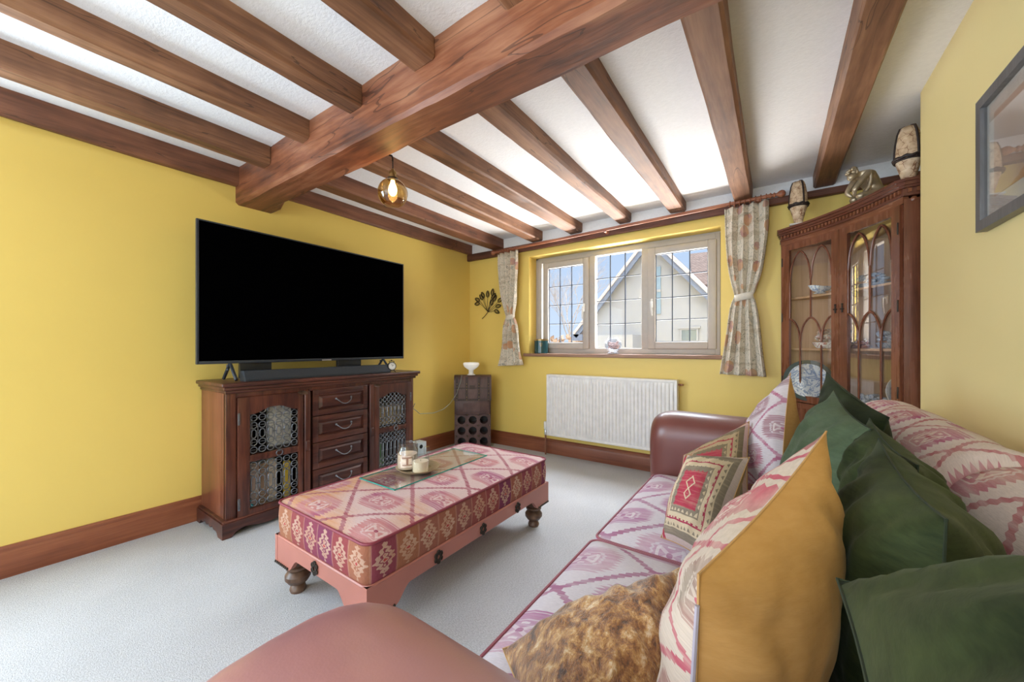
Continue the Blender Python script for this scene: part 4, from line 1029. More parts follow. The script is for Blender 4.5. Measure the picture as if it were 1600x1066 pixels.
for v, w_, hh in ((0.82, 0.75, 0.004), (0.22, 0.7, 0.003), (0.5, 0.16, 0.016)):
    b.grid(lambda u, k: Vector((jc[0], jc[1], jc[2])) + Matrix.Rotation((u-0.5)*1.3*w_, 3, 'Z') @ vd.normalized()*0.0562 + Vector((0, 0, 0.020+0.062*v+(k-0.5)*hh*2)), 8, 1)
b.build('label_print', plain('label_ink', (0.35, 0.20, 0.14), 0.6), lb)
cand = thing('votive_candle', 'short lit-looking cream candle in a clear glass, front of the gold dish', 'candle', (1.468, 1.322, jz))
cc = (1.491, 1.336, jz)
MB().lathe([(0.001, 0), (0.040, 0), (0.043, 0.004), (0.046, 0.084), (0.043, 0.084), (0.040, 0.008), (0.001, 0.007)], cc, 30).build('glass_cup', JARG, cand, 50)
w_ = MB().lathe([(0.001, 0.0085), (0.0395, 0.0085), (0.0405, 0.060), (0.001, 0.058)], cc, 28).build('wax', plain('cream_wax', (0.88, 0.70, 0.50), 0.5), cand)
MB().tube([(cc[0], cc[1], cc[2]+0.056), (cc[0]+0.001, cc[1], cc[2]+0.066)], 0.001, 5).build('wick', BLACK, w_)
b = MB().lathe([(0.001, 0), (0.022, 0), (0.024, 0.003), (0.009, 0.012), (0.008, 0.060), (0.016, 0.075), (0.017, 0.10), (0.014, 0.11), (0.001, 0.11)], (1.452, 1.415, jz), 20)
tag(b.build('glass_stopper', JARG, None), 'small clear glass stopper standing between the two candles on the dish', 'glass')

# ------------------------------------------------------------------ sofa
sf = thing('sofa', 'long sofa with rolled leather arms and lilac kilim seat cushions', 'sofa', (3.0, 1.2, 0))
SXF = 2.50
box('base_frame', LEATHER, sf, SXF+0.02, 3.545, 0.06, 2.34, 0.07, 0.30, 0.02)
for x in (SXF+0.08, 3.48):
    for y in (0.12, 2.28): MB().lathe([(0.022, 0.0), (0.028, 0.01), (0.03, 0.05), (0.02, 0.06), (0.035, 0.072)], (x, y, 0), 18).build('foot', LEGW, sf)
def arm(y0, y1, m, xf, ztop, lab, R=0.14, rt=0.13):
    """padded arm: flat sides, rolled top, domed front, swept along x"""
    b = MB(); cy = (y0+y1)/2; hw = (y1-y0)/2; z0 = 0.072
    half = [(hw*0.93, z0), (hw*0.93, 0.30), (hw*0.95, 0.45), (hw*0.98, ztop-rt-0.05)]
    sec = [(cy+h_, z_) for h_, z_ in half]
    for k in range(0, 17):
        a = PI*k/16; c_, s_ = math.cos(a), math.sin(a)
        sec.append((cy + hw*math.copysign(abs(c_)**0.72, c_), ztop-rt + rt*abs(s_)**0.92))
    sec += [(cy-h_, z_) for h_, z_ in reversed(half)]
    pr = []
    for i in range(15):
        th = PI/2*i/14; q = math.sin(th); pr.append((xf + R*(1-math.sin(th)**1.0), R*0.62*(1-math.sqrt(max(0, 1-(1-q)**2)))))
    pr = [(xf + R*(1-math.cos(PI/2*i/14)), R*0.62*(1-math.sin(PI/2*i/14))**1.3) for i in range(15)]
    for k in range(9): pr.append((xf+R+(3.545-xf-R)*(k+1)/9, 0.0))
    vs = []; nc = len(sec)
    for x, ins in pr:
        t = max(0, (x-xf-R)/(3.545-xf)); kw = (hw-ins*0.85)/hw
        for y, z in sec:
            zz = z0 + (z-z0)*((ztop-z0-ins)/(ztop-z0)); vs.append((x, cy+(y-cy)*kw, zz - 0.010*t*(1 if z > 0.5 else 0)))
    n = len(pr); fs = [[i*nc+k, i*nc+(k+1) % nc, (i+1)*nc+(k+1) % nc, (i+1)*nc+k] for i in range(n-1) for k in range(nc)]
    fs += [list(range(nc))[::-1], [(n-1)*nc+k for k in range(nc)]]
    b.add(vs, fs)
    return tag(b.build('armrest', m, sf, 50), lab)
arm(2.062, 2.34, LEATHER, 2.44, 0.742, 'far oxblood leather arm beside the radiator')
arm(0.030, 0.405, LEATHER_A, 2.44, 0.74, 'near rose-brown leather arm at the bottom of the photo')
def seat(y0, y1, lab):
    b = puff_box(MB(), SXF-0.015, 3.26, y0, y1, 0.302, 0.425, 0.03, 0.045, mi_side=0, side_bulge=0.014)
    o = tag(b.build('seat_cushion', [K_SEAT], sf, 50), lab)
    MB().tube(rrect(SXF-0.016, 3.26, y0-0.0, y1+0.0, 0.03, 0.425), 0.005, 6, False, closed=True).build('piping', plain('maroon_piping_b', (0.30, 0.08, 0.11), 0.6), o)
seat(0.400, 1.235, 'near lilac kilim seat cushion'); seat(1.245, 2.055, 'far lilac kilim seat cushion')
def backc(y0, y1, lab):
    """padded back: section in x,z rolled over the top, swept along y"""
    prof = []
    for k in range(10): prof.append((3.265+0.01*k/9, 0.36+0.34*k/9))
    cx, cz, r = 3.405, 0.735, 0.13
    for k in range(1, 16):
        a = PI - k/15*PI; prof.append((cx+r*math.cos(a), cz+r*math.sin(a)))
    for k in range(1, 8): prof.append((3.535, 0.735-0.43*k/7))
    L = [0]
    for i in range(1, len(prof)): L.append(L[-1]+math.dist(prof[i], prof[i-1]))
    n = len(prof)-1; ny = 30
    def f(u, v):
        i = int(round(u*n)); x, z = prof[i]; t = v
        ed = min(t, 1-t)*(y1-y0); k = 1 - max(0, 1-ed/0.05)**2*0.16
        cx0, cz0 = 3.40, 0.60
        s_ = 0.010*mnoise.noise(Vector((x*5, t*6, z*5)))
        return Vector((cx0+(x-cx0)*k+s_, y0+(y1-y0)*t, cz0+(z-cz0)*k+s_))
    b = MB().grid(f, n, ny, 0, lambda u, v: (y0+(y1-y0)*v+0.05, L[int(round(u*n))]))
    ends = []
    for v in (0, 1): b.add([f(i/n, v) for i in range(n+1)], [list(range(n+1))])
    tag(b.build('back_cushion', K_BACK, sf, 50), lab)
backc(0.06, 1.19, 'near kilim back rest'); backc(1.20, 2.33, 'far kilim back rest')

# ------------------------------------------------------------------ scatter cushions
def cushion(name, corners, T, mats, label, group=None, wr=0.006, seed=0, pinch=0.06, piping=None, parts=('front_cover', 'back_cover'), sag=0.0, tback=None, up=None, cat='cushion', n=34, norm=False):
    """corners: NB, FB, FT, NT world points (near/far, bottom/top); front is the side facing -x / the room"""
    A, B_, C_, D_ = [Vector(c) for c in corners]
    nrm = (B_-A).cross(D_-A).normalized()
    if nrm.x > 0: nrm = -nrm
    W = ((B_-A).length + (C_-D_).length)/2; Hh = ((D_-A).length + (C_-B_).length)/2
    ctr = (A+B_+C_+D_)/4
    def base(u, v):
        p = A.lerp(B_, u).lerp(D_.lerp(C_, u), v)
        # edges drawn in between the corners
        a = 2*u-1; b_ = 2*v-1
        p = p + (ctr-p)*pinch*((1-a*a)*b_*b_ + (1-b_*b_)*a*a)*1.2
        return p
    def surf(sgn, th):
        def f(u, v):
            a = abs(2*u-1); b_ = abs(2*v-1)
            h = max(0, (1-a**2.2))**0.55 * max(0, (1-b_**2.2))**0.55
            p = base(u, v)
            rim = min(1, (1-max(a, b_))*6)
            nz = mnoise.noise(Vector((u*5+seed, v*4, seed*1.3+sgn))) + 0.5*mnoise.noise(Vector((u*13, v*9+seed, seed+sgn)))
            fold = math.sin((u*1.3+v)*18+seed*2+3*mnoise.noise(Vector((u*3, v*3, seed))))*math.exp(-((max(a, b_)-0.75)/0.22)**2)
            return p + nrm*sgn*(th*0.5*h + rim*wr*(nz+0.55*fold)) + Vector((0, 0, -sag*h))
        return f
    org = Vector((ctr.x, ctr.y, min(c.z for c in (A, B_, C_, D_))))
    uvf = (lambda u, v: (u*0.42, v*0.42)) if norm else (lambda u, v: (u*W, v*Hh))
    if len(mats) == 1:
        b = MB().grid(surf(1, T), n, n, 0, uvf); b.grid(surf(-1, tback or T), n, n, 0, uvf)
        o = b.build(name, mats[0], None, 60, org=org, weld=0.0004); tag(o, label, cat, group); root = o; ORG[o.name] = org
    else:
        root = thing(name, label, cat, org, group)
        MB().grid(surf(1, T), n, n, 0, uvf).build(parts[0], mats[0], root, 60)
        MB().grid(surf(-1, tback or T), n, n, 0, uvf).build(parts[1], mats[1], root, 60)
    if piping:
        pts = [base(t, 0) for t in [i/14 for i in range(14)]] + [base(1, t) for t in [i/14 for i in range(14)]] + [base(1-t, 1) for t in [i/14 for i in range(14)]] + [base(0, 1-t) for t in [i/14 for i in range(14)]]
        MB().tube(pts, 0.0017, 6, False, closed=True).build('edge_seam', piping, root)
    return root
GG = 'green velvet cushions along the sofa back'
KG = 'kilim cushions with tan suede backs'
SEAM_G = plain('green_seam', (0.016, 0.024, 0.008), 0.9); SEAM_T = plain('tan_seam', (0.45, 0.25, 0.09), 0.8); SEAM_C = plain('gold_seam', (0.5, 0.3, 0.13), 0.6)
cushion('green_cushion', [(3.17, 1.42, 0.50), (3.10, 1.93, 0.52), (3.165, 1.885, 0.994), (3.262, 1.46, 0.895)], 0.10, [GREEN_D], 'farthest dark green velvet cushion, its corner up against the glazed cabinet', GG, seed=1, piping=SEAM_G, tback=0.19)
cushion('green_cushion', [(3.09, 1.20, 0.50), (3.00, 1.74, 0.50), (3.158, 1.60, 0.952), (3.185, 1.20, 0.90)], 0.16, [GREEN_L], 'pale sage green velvet cushion, second farthest on the sofa', GG, seed=2, piping=SEAM_G, tback=0.09, wr=0.010)
cushion('green_cushion', [(3.19, 0.93, 0.48), (3.12, 1.33, 0.48), (3.192, 1.265, 0.915), (3.205, 0.94, 0.885)], 0.13, [GREEN], 'mid green velvet cushion with a crumpled corner, middle of the green row', GG, seed=3, wr=0.012, piping=SEAM_G, tback=0.20)
cushion('green_cushion', [(3.15, 0.60, 0.47), (3.12, 1.00, 0.47), (3.165, 1.00, 0.915), (3.152, 0.60, 0.905)], 0.17, [GREEN], 'large green velvet cushion with its point up, second nearest of the green row', GG, seed=4, piping=SEAM_G, tback=0.22, wr=0.013)
cushion('green_cushion', [(3.01, 0.04, 0.872), (3.055, 0.53, 0.842), (3.50, 0.50, 0.862), (3.48, 0.03, 0.872)], 0.25, [GREEN], 'nearest green velvet cushion, lying at the bottom right corner of the photo', GG, seed=5, piping=SEAM_G, wr=0.014)
cushion('kilim_cushion', [(3.02, 1.66, 0.57), (2.88, 1.88, 0.50), (2.925, 2.00, 0.76), (3.055, 1.934, 0.985)], 0.15, [K_LILAC, TAN], 'farthest lilac kilim cushion with tan back, standing on its corner by the far arm', KG, seed=6, piping=SEAM_T, tback=0.22)
cushion('kilim_cushion', [(2.93, 1.53, 0.48), (2.66, 1.63, 0.48), (2.69, 1.70, 0.64), (2.915, 1.84, 0.785)], 0.12, [K_NEST2, TAN2], 'brown-bordered kilim cushion tucked behind the red diamond one', KG, seed=7, piping=SEAM_T, tback=0.20, norm=True)
cushion('kilim_cushion', [(2.86, 1.18, 0.475), (2.70, 1.27, 0.478), (2.770, 1.32, 0.745), (2.935, 1.42, 0.74)], 0.17, [K_NEST, TAN2], 'kilim cushion with a red toothed diamond centre, standing mid sofa', KG, seed=8, piping=SEAM_T, tback=0.17, norm=True)
big = cushion('kilim_cushion', [(2.91, 0.45, 0.47), (2.99, 0.86, 0.48), (3.075, 0.862, 0.942), (2.930, 0.467, 0.835)], 0.19, [K_CUSH, TAN], 'large striped kilim cushion with tan suede back in the foreground', KG, seed=9, wr=0.008, piping=SEAM_T, tback=0.17)
MB().tube([(2.929, 0.466, 0.80), (2.924, 0.464, 0.70), (2.919, 0.460, 0.60), (2.914, 0.456, 0.52)], 0.0028, 6).build('zip', plain('lilac_zip', (0.36, 0.32, 0.37), 0.5), big)
cushion('velvet_cushion', [(2.75, 0.45, 0.46), (2.90, 0.52, 0.465), (2.85, 0.78, 0.665), (2.545, 0.62, 0.475)], 0.20, [CRUSHED_L, CRUSHED], 'brown and gold crushed velvet cushion lying on the near seat', None, seed=10, wr=0.010, piping=SEAM_C)

# ------------------------------------------------------------------ curtains and pole
def rodz(x): return 2.143 + (x-0.448)/(3.03-0.448)*0.052
RY = 3.325
pole = thing('curtain_pole', 'turned reddish wooden curtain pole above the window', 'curtain pole', (1.74, RY, 2.15))
MB().tube([(x, RY, rodz(x)) for x in (0.50, 1.2, 1.74, 2.3, 2.97)], 0.0135, 14).build('rod', ROSE, pole)
for x, s_ in ((0.50, -1), (2.97, 1)):
    b = MB(); b.lathe([(0.0135, 0), (0.019, 0.004), (0.019, 0.010), (0.011, 0.016), (0.011, 0.022), (0.017, 0.026), (0.017, 0.032), (0.010, 0.038), (0.012, 0.046), (0.023, 0.060), (0.026, 0.074), (0.021, 0.088), (0.010, 0.096), (0.001, 0.098)],
            (x, RY, rodz(x)), 18, 0, Matrix.Rotation(s_*PI/2, 3, 'Y'))
    b.build('finial', ROSE, pole)
for x in (0.63, 1.727, 2.90):
    b = MB().lathe([(0.022, 0), (0.022, 0.008), (0.010, 0.014), (0.010, 0.045)], (x, YW-0.047, rodz(x)-0.01), 14, 0, Matrix.Rotation(PI/2, 3, 'X'))
    b.box(x-0.011, x+0.011, RY-0.017, RY+0.05, rodz(x)-0.024, rodz(x)-0.010, 0.004); b.build('bracket', ROSE, pole)
for (x0, x1, n) in ((0.52, 0.74, 8), (2.72, 2.95, 8)):
    for k in range(n):
        x = x0+(x1-x0)*k/(n-1)
        r_ = MB().tube([(x+0.002*math.sin(t), RY+0.021*math.cos(t), rodz(x)-0.003+0.021*math.sin(t)) for t in [2*PI*j/16 for j in range(16)]], 0.0038, 7, False, closed=True)
        r_.tube([(x, RY, rodz(x)-0.024), (x, RY, rodz(x)-0.034)], 0.002, 5).build('ring', ROSE, pole)
def curtain(label, xt0, xt1, xm0, xm1, xb0, xb1, zt0, zt1, zm, zb0, zb1, nf, seed):
    cu = thing('curtain', label, 'curtain', ((xb0+xb1)/2, RY, min(zb0, zb1)), 'floral curtains')
    n = 90; nv = 60
    def edge(a, m_, b_, v):    # v 0 top .. vm tie .. 1 bottom
        vm = 0.56
        if v < vm:
            t = v/vm; k = t**2.6; return a + (m_-a)*k
        t = (v-vm)/(1-vm); k = t**0.55*(1-0.1*math.sin(PI*t)); return m_ + (b_-m_)*k
    def f(u, v):
        x0, x1 = edge(xt0, xm0, xb0, v), edge(xt1, xm1, xb1, v)
        w = x1-x0; vm = 0.56
        z0 = zt0 + (zt1-zt0)*u; zb = zb0+(zb1-zb0)*u
        z = z0 + (zm-z0)*(v/vm) if v < vm else zm + (zb-zm)*(v-vm)/(1-vm)
        g = math.exp(-((v-vm)/0.10)**2)
        amp = 0.026*(1-g)+0.012*g
        if v > vm: amp *= 1.15
        ph = 2*PI*nf*u + 0.6*mnoise.noise(Vector((u*2, v*3, seed)))*2
        y = RY - 0.002 + amp*math.sin(ph) + 0.010*mnoise.noise(Vector((u*6, v*5, seed)))
        x = x0 + w*(u + 0.30/nf/2/PI*math.sin(2*ph)) + 0.004*mnoise.noise(Vector((u*9, v*6, seed+5)))
        return Vector((x, y, z))
    b = MB().grid(f, n, nv, 0, lambda u, v: (u*0.52+seed, (1-v)*1.28))
    o = b.build('drape', CURT, cu, 60)
    so = o.modifiers.new('thickness', 'SOLIDIFY'); so.thickness = 0.003
    zt = zm
    b = MB(); xm = (xm0+xm1)/2; hw = (xm1-xm0)/2+0.006
    for dz in (0,):
        vs = []; N = 24
        for k in range(N):
            a = 2*PI*k/N; vs += [(xm+hw*math.cos(a), RY+0.034*math.sin(a), zt-0.026+0.010*math.cos(a)), (xm+hw*1.02*math.cos(a), RY+0.036*math.sin(a), zt+0.026+0.010*math.cos(a))]
        b.add(vs, [[2*k, 2*((k+1) % N), 2*((k+1) % N)+1, 2*k+1] for k in range(N)])
    tb = tag(b.build('tieback', plain('cream_tieback', (0.68, 0.62, 0.52), 0.8, 0, 0.1, 30), cu, 60), 'cream tie-back band')
    so = tb.modifiers.new('thickness', 'SOLIDIFY'); so.thickness = 0.004
curtain('floral curtain tied back left of the window', 0.495, 0.765, 0.612, 0.71, 0.495, 0.835, 2.115, 2.125, 1.41, 0.885, 0.905, 4, 1)
curtain('floral curtain tied back right of the window, beside the cabinet', 2.683, 2.965, 2.755, 2.867, 2.650, 2.950, 2.155, 2.165, 1.47, 0.883, 0.875, 4, 4)

# ------------------------------------------------------------------ window sill things
cj = thing('green_candle_jar', 'wide dark green candle jar with gold rim on the left end of the sill', 'candle', (0.965, 3.47, OZ0+0.004))
b = MB().lathe([(0.001, 0), (0.068, 0), (0.073, 0.006), (0.073, 0.135), (0.066, 0.135), (0.064, 0.02), (0.001, 0.02)], (0.965, 3.466, OZ0+0.004), 32); b.build('jar', plain('dark_green_glass', (0.012, 0.055, 0.06), 0.12), cj)
b = MB().lathe([(0.001, 0.134), (0.075, 0.134), (0.076, 0.140), (0.074, 0.152), (0.001, 0.155)], (0.965, 3.466, OZ0+0.004), 32); tag(b.build('lid', BRASS, cj), 'gold lid')
b = MB(); b.box(0.985, 1.025, 3.392, 3.398, OZ0+0.055, OZ0+0.085, 0.001); 
for k in range(3): pass
b = MB()
def onj(a, z, r=0.0736): return Vector((0.965+r*math.sin(a), 3.466-r*math.cos(a), OZ0+z))
for z0, z1, a0, a1 in ((0.106, 0.109, 0.25, 0.75), (0.092, 0.095, 0.32, 0.68), (0.080, 0.083, 0.36, 0.64)):
    b.grid(lambda u, v: onj(a0+(a1-a0)*u, z0+(z1-z0)*v), 6, 1)
b.build('gold_print', BRASS, cj)
gb = thing('potpourri_bowl', 'round glass bowl of pink petals in the middle of the sill', 'bowl', (1.75, 3.47, OZ0+0.004))
c = (1.75, 3.466, OZ0+0.004)
b = MB().lathe([(0.001, 0), (0.058, 0), (0.060, 0.006), (0.050, 0.014), (0.030, 0.022), (0.052, 0.034), (0.074, 0.062), (0.080, 0.090), (0.072, 0.122), (0.050, 0.142), (0.046, 0.150), (0.043, 0.148), (0.046, 0.138), (0.066, 0.120), (0.075, 0.090), (0.069, 0.064), (0.045, 0.038), (0.001, 0.030)], c, 36)
b.build('glass_bowl', glass('bowl_glass', (0.93, 0.96, 1.0), 0.02, 0.93), gb, 60)
random.seed(3); b = MB()
for k in range(70):
    a = random.uniform(0, 2*PI); rr = 0.058*math.sqrt(random.random()); z = random.uniform(0.055, 0.115)
    rr *= math.sqrt(max(0, 1-((z-0.088)/0.05)**2))
    b.sphere((c[0]+rr*math.cos(a), c[1]+rr*math.sin(a), c[2]+z), 0.011, 4, random.uniform(0.7, 1.1), 0.8, random.uniform(0.5, 0.9))
tag(b.build('pink_petals', plain('dried_petals', (0.80, 0.55, 0.50), 0.8, 0, 0.3, 50), gb, 60), 'dusty pink dried petals', kind='stuff')

# ------------------------------------------------------------------ pendant lamp
PX, PY = 1.325, 1.290
pl = thing('pendant_lamp', 'amber glass globe lamp hanging from a hook on the main beam', 'lamp', (PX, PY, 1.85))
b = MB().tube([(PX-0.012, 1.262, 2.125), (PX-0.010, 1.275, 2.116), (PX-0.004, PY-0.004, 2.115), (PX, PY, 2.105), (PX, PY, 2.085)], 0.0045, 7); tag(b.build('hook', IRON_D, pl), 'black hook')
tag(MB().tube([(PX, PY, 2.10), (PX+0.001, PY, 2.06), (PX, PY, 2.035)], 0.0028, 6).build('flex', BLACK, pl), 'black flex')
b = MB().lathe([(0.006, 2.045), (0.010, 2.042), (0.010, 2.034), (0.019, 2.030), (0.021, 2.024), (0.021, 2.018), (0.017, 2.016), (0.017, 2.004), (0.023, 2.001), (0.023, 1.994), (0.001, 1.994)], (PX, PY, 0), 24)
b.build('lamp_holder', BRASS, pl)
tag(MB().lathe([(0.018, 1.998), (0.027, 1.995), (0.029, 1.988), (0.024, 1.983), (0.018, 1.983)], (PX, PY, 0), 24).build('collar', IRON_D, pl), 'dark collar')
R_ = 0.078; prof = []
for k in range(22):
    a = 0.30 + (PI-0.30-0.62)*k/21; prof.append((R_*math.sin(a), 1.915 + R_*0.98*math.cos(a)))
pr2 = prof + [(0.001+prof[-1][0]*0.98, prof[-1][1]+0.002)]
b = MB().lathe(prof + [(r-0.0025, z) for r, z in reversed(prof)], (PX, PY, 0), 40); b.build('glass_globe', AMBERG, pl, 60)
b = MB().lathe([(0.001, 1.985), (0.010, 1.982), (0.012, 1.968), (0.018, 1.955), (0.023, 1.935), (0.020, 1.915), (0.010, 1.902), (0.001, 1.899)], (PX, PY, 0), 20)
tag(b.build('bulb', emit('glowing_bulb', (1.0, 0.78, 0.42), 9.0), pl), 'glowing warm bulb')
light('pendant_bulb_light', 'POINT', (PX, PY, 1.87), (0, 0, 0), 0.9, (1.0, 0.78, 0.5), 0.03)

# ------------------------------------------------------------------ framed picture on the right wall
pf = thing('framed_picture', 'grey wooden framed dune photograph hanging on the right yellow wall', 'picture', (XR, 1.50, 1.46))
PY0, PY1, PZ0, PZ1 = 1.22, 1.893, 1.467, 1.893
mt = frame_mat((XR-0.002, 0, 0), (0, 1, 0), (1, 0, 0), (0, 0, 1))
fw = 0.032
b = MB()
def mitre(b, y0, y1, z0, z1, w, x0, x1):
    o = [(y0, z0), (y1, z0), (y1, z1), (y0, z1)]; i_ = [(y0+w, z0+w), (y1-w, z0+w), (y1-w, z1-w), (y0+w, z1-w)]
    for k in range(4):
        k2 = (k+1) % 4; q = [o[k], o[k2], i_[k2], i_[k]]
        b.add([(x0, *p) for p in q] + [(x1, *p) for p in q], [[0, 1, 2, 3], [7, 6, 5, 4], [0, 4, 5, 1], [1, 5, 6, 2], [2, 6, 7, 3], [3, 7, 4, 0]])
mitre(b, PY0, PY1, PZ0, PZ1, fw, XR-0.026, XR-0.001)
GREYW = wood('grey_frame_wood', (0.085, 0.082, 0.082), (0.13, 0.125, 0.125), (0.18, 0.175, 0.18), 'z', 0.35, 30, 3, 0, 0.1)
b.build('frame', GREYW, pf, smooth=0)
box('mount', plain('ivory_mount', (0.74, 0.72, 0.66), 0.8), pf, XR-0.010, XR-0.006, PY0+fw, PY1-fw, PZ0+fw, PZ1-fw)
def dune():
    m = M('dune_print', 0.5); t = m.t; s_ = t.nodes.new('ShaderNodeSeparateXYZ'); t.links.new(m.obj(), s_.inputs[0])
    y, z = S(t, s_.outputs[1]), S(t, s_.outputs[2])      # local to the picture's base
    n = m.noise(m.scale(m.obj(), 1, 3, 6), 2.0, 4)
    ridge = z - (y*-0.42) - n*0.10
    sky_ = m.ramp(m.noise(m.obj(), 4, 2), [(0.3, (0.55, 0.40, 0.31)), (0.7, (0.68, 0.54, 0.44))])
    col = m.mix(ridge.lt(0.135), sky_, (0.60, 0.35, 0.22))
    col = m.mix(ridge.lt(0.03), col, (0.24, 0.21, 0.18))
    col = m.mix((ridge.lt(-0.02))*(m.noise(m.obj(), 30, 3).gt(0.5)), col, (0.5, 0.47, 0.42))
    m.color(col); return m.mat
box('print', dune(), pf, XR-0.0125, XR-0.0095, PY0+fw+0.055, PY1-fw-0.052, PZ0+fw+0.058, PZ1-fw-0.045)
MB().box(XR-0.016, XR-0.0145, PY0+fw, PY1-fw, PZ0+fw, PZ1-fw).build('glazing', CABGLASS, pf, smooth=0)

# ------------------------------------------------------------------ corner display cabinet
CA = Vector((3.04, 3.31)); CB = Vector((3.53, 2.66)); CN = Vector((0.80, 0.60)); SAG = 0.055
CL = (CB-CA).length
def arc(t, off=0.0):
    p = CA + (CB-CA)*t + CN*SAG*4*t*(1-t)
    tg = ((CB-CA) + CN*SAG*4*(1-2*t)).normalized(); nn = Vector((tg.y, -tg.x))
    if nn.dot(CN) > 0: nn = -nn
    return p + nn*off
cb = thing('corner_cabinet', 'tall mahogany glazed corner cabinet with gothic arch doors behind the sofa', 'cabinet', (3.42, 3.05, 0))
def arc_box(mb, t0, t1, z0, z1, o0, o1, n=None, z0b=None):
    n = n or max(2, int(abs(t1-t0)*26)); vs = []
    for i in range(n+1):
        t = t0+(t1-t0)*i/n; a, c = arc(t, o0), arc(t, o1)
        vs += [(a.x, a.y, z0), (c.x, c.y, z0), (c.x, c.y, z1), (a.x, a.y, z1)]
    fs = [[i*4+k, i*4+(k+1) % 4, i*4+4+(k+1) % 4, i*4+4+k] for i in range(n) for k in range(4)] + [[0, 1, 2, 3][::-1], [n*4+k for k in range(4)]]
    return mb.add(vs, fs)
XL, YT, XRR = CA.x, 3.395, 3.79
def plan(off=0.0, ext=0.0, n=18):
    pts = [tuple(arc(i/n, off)) for i in range(n+1)]
    return [(XL-ext, YT), (XL-ext, pts[0][1])] + pts + [(XRR, CB.y-ext), (XRR, YT)]
GZ0, GZ1 = 0.74, 1.775
b = MB(); b.box(XL, XL+0.018, CA.y, YT, 0.0, 1.83).build('side_panel', MAH_Z, cb)
box('side_panel', MAH_Z, cb, CB.x, XRR, CB.y, CB.y+0.018, 0.0, 1.83)
box('back_panel', CABIN, cb, XL+0.018, XRR, YT-0.012, YT, 0.05, 1.83); box('back_panel', CABIN, cb, XRR-0.012, XRR, CB.y+0.018, YT-0.012, 0.05, 1.83)
b = MB(); b.prism(plan(-0.005), 1.80, 1.83); b.build('cabinet_top', MAH_D, cb)
for z, nm in ((1.440, 'shelf'), (1.083, 'shelf'), (0.725, 'cabinet_floor')):
    pl_ = plan(-0.045)[2:-2]; b = MB(); b.prism([(XL+0.018, YT-0.012), (XL+0.018, pl_[0][1])] + pl_[1:-1] + [(CB.x, CB.y+0.05), (XRR-0.012, CB.y+0.05), (XRR-0.012, YT-0.012)], z-0.013, z)
    b.build(nm, CABIN if nm == 'shelf' else MAH_X, cb, 20)
b = MB(); arc_box(b, 0, 1, 0.0, 0.68, -0.02, 0.0); arc_box(b, 0, 1, 0.68, 0.715, -0.02, 0.012); arc_box(b, 0, 1, 0.0, 0.08, 0.0, 0.012); b.build('lower_front', MAH_Z, cb)
b = MB(); arc_box(b, 0, 1, 1.808, 1.845, -0.02, 0.004); b.build('frieze', MAH_X, cb)
# cornice, stepped and dentilled, returned along the right side
b = MB()
for z0, z1, o in ((1.842, 1.852, 0.012), (1.852, 1.880, 0.006), (1.880, 1.892, 0.020), (1.892, 1.908, 0.030), (1.908, 1.922, 0.040)):
    arc_box(b, 0, 1, z0, z1, -0.03, o, 24); b.box(CB.x-0.004, XRR, CB.y-o, CB.y+0.02, z0, z1); b.box(XL-o*0.6, XL+0.02, CA.y-0.01, YT, z0, z1)
    # small corner fill pieces
    p = arc(1, o); q = arc(1, -0.03); b.prism([(p.x, p.y), (CB.x, CB.y-o), (CB.x+0.02, CB.y), (q.x, q.y)], z0, z1)
    p = arc(0, o); q = arc(0, -0.03); b.prism([(p.x, p.y), (XL-o*0.6, CA.y), (XL, CA.y+0.03), (q.x, q.y)], z0, z1)
b.prism(plan(-0.02), 1.90, 1.918)
b.build('cornice', MAH_D, cb, 20)
b = MB(); nd = 34
for i in range(nd): arc_box(b, (i+0.25)/nd, (i+0.72)/nd, 1.858, 1.878, 0.006, 0.015, 1)
for i in range(8): b.box(CB.x+0.012+0.030*i, CB.x+0.026+0.030*i, CB.y-0.015, CB.y-0.006, 1.858, 1.878)
tag(b.build('dentil_moulding', MAH_X, cb, 0), kind='stuff')
MB().lathe([(0.001, 0.0), (0.012, 0.0), (0.012, 0.003), (0.006, 0.005), (0.001, 0.006)], (CB.x+0.035, CB.y-0.0, 1.825), 14, 0, Matrix.Rotation(PI/2, 3, 'X')).build('round_boss', MAH_X, cb)
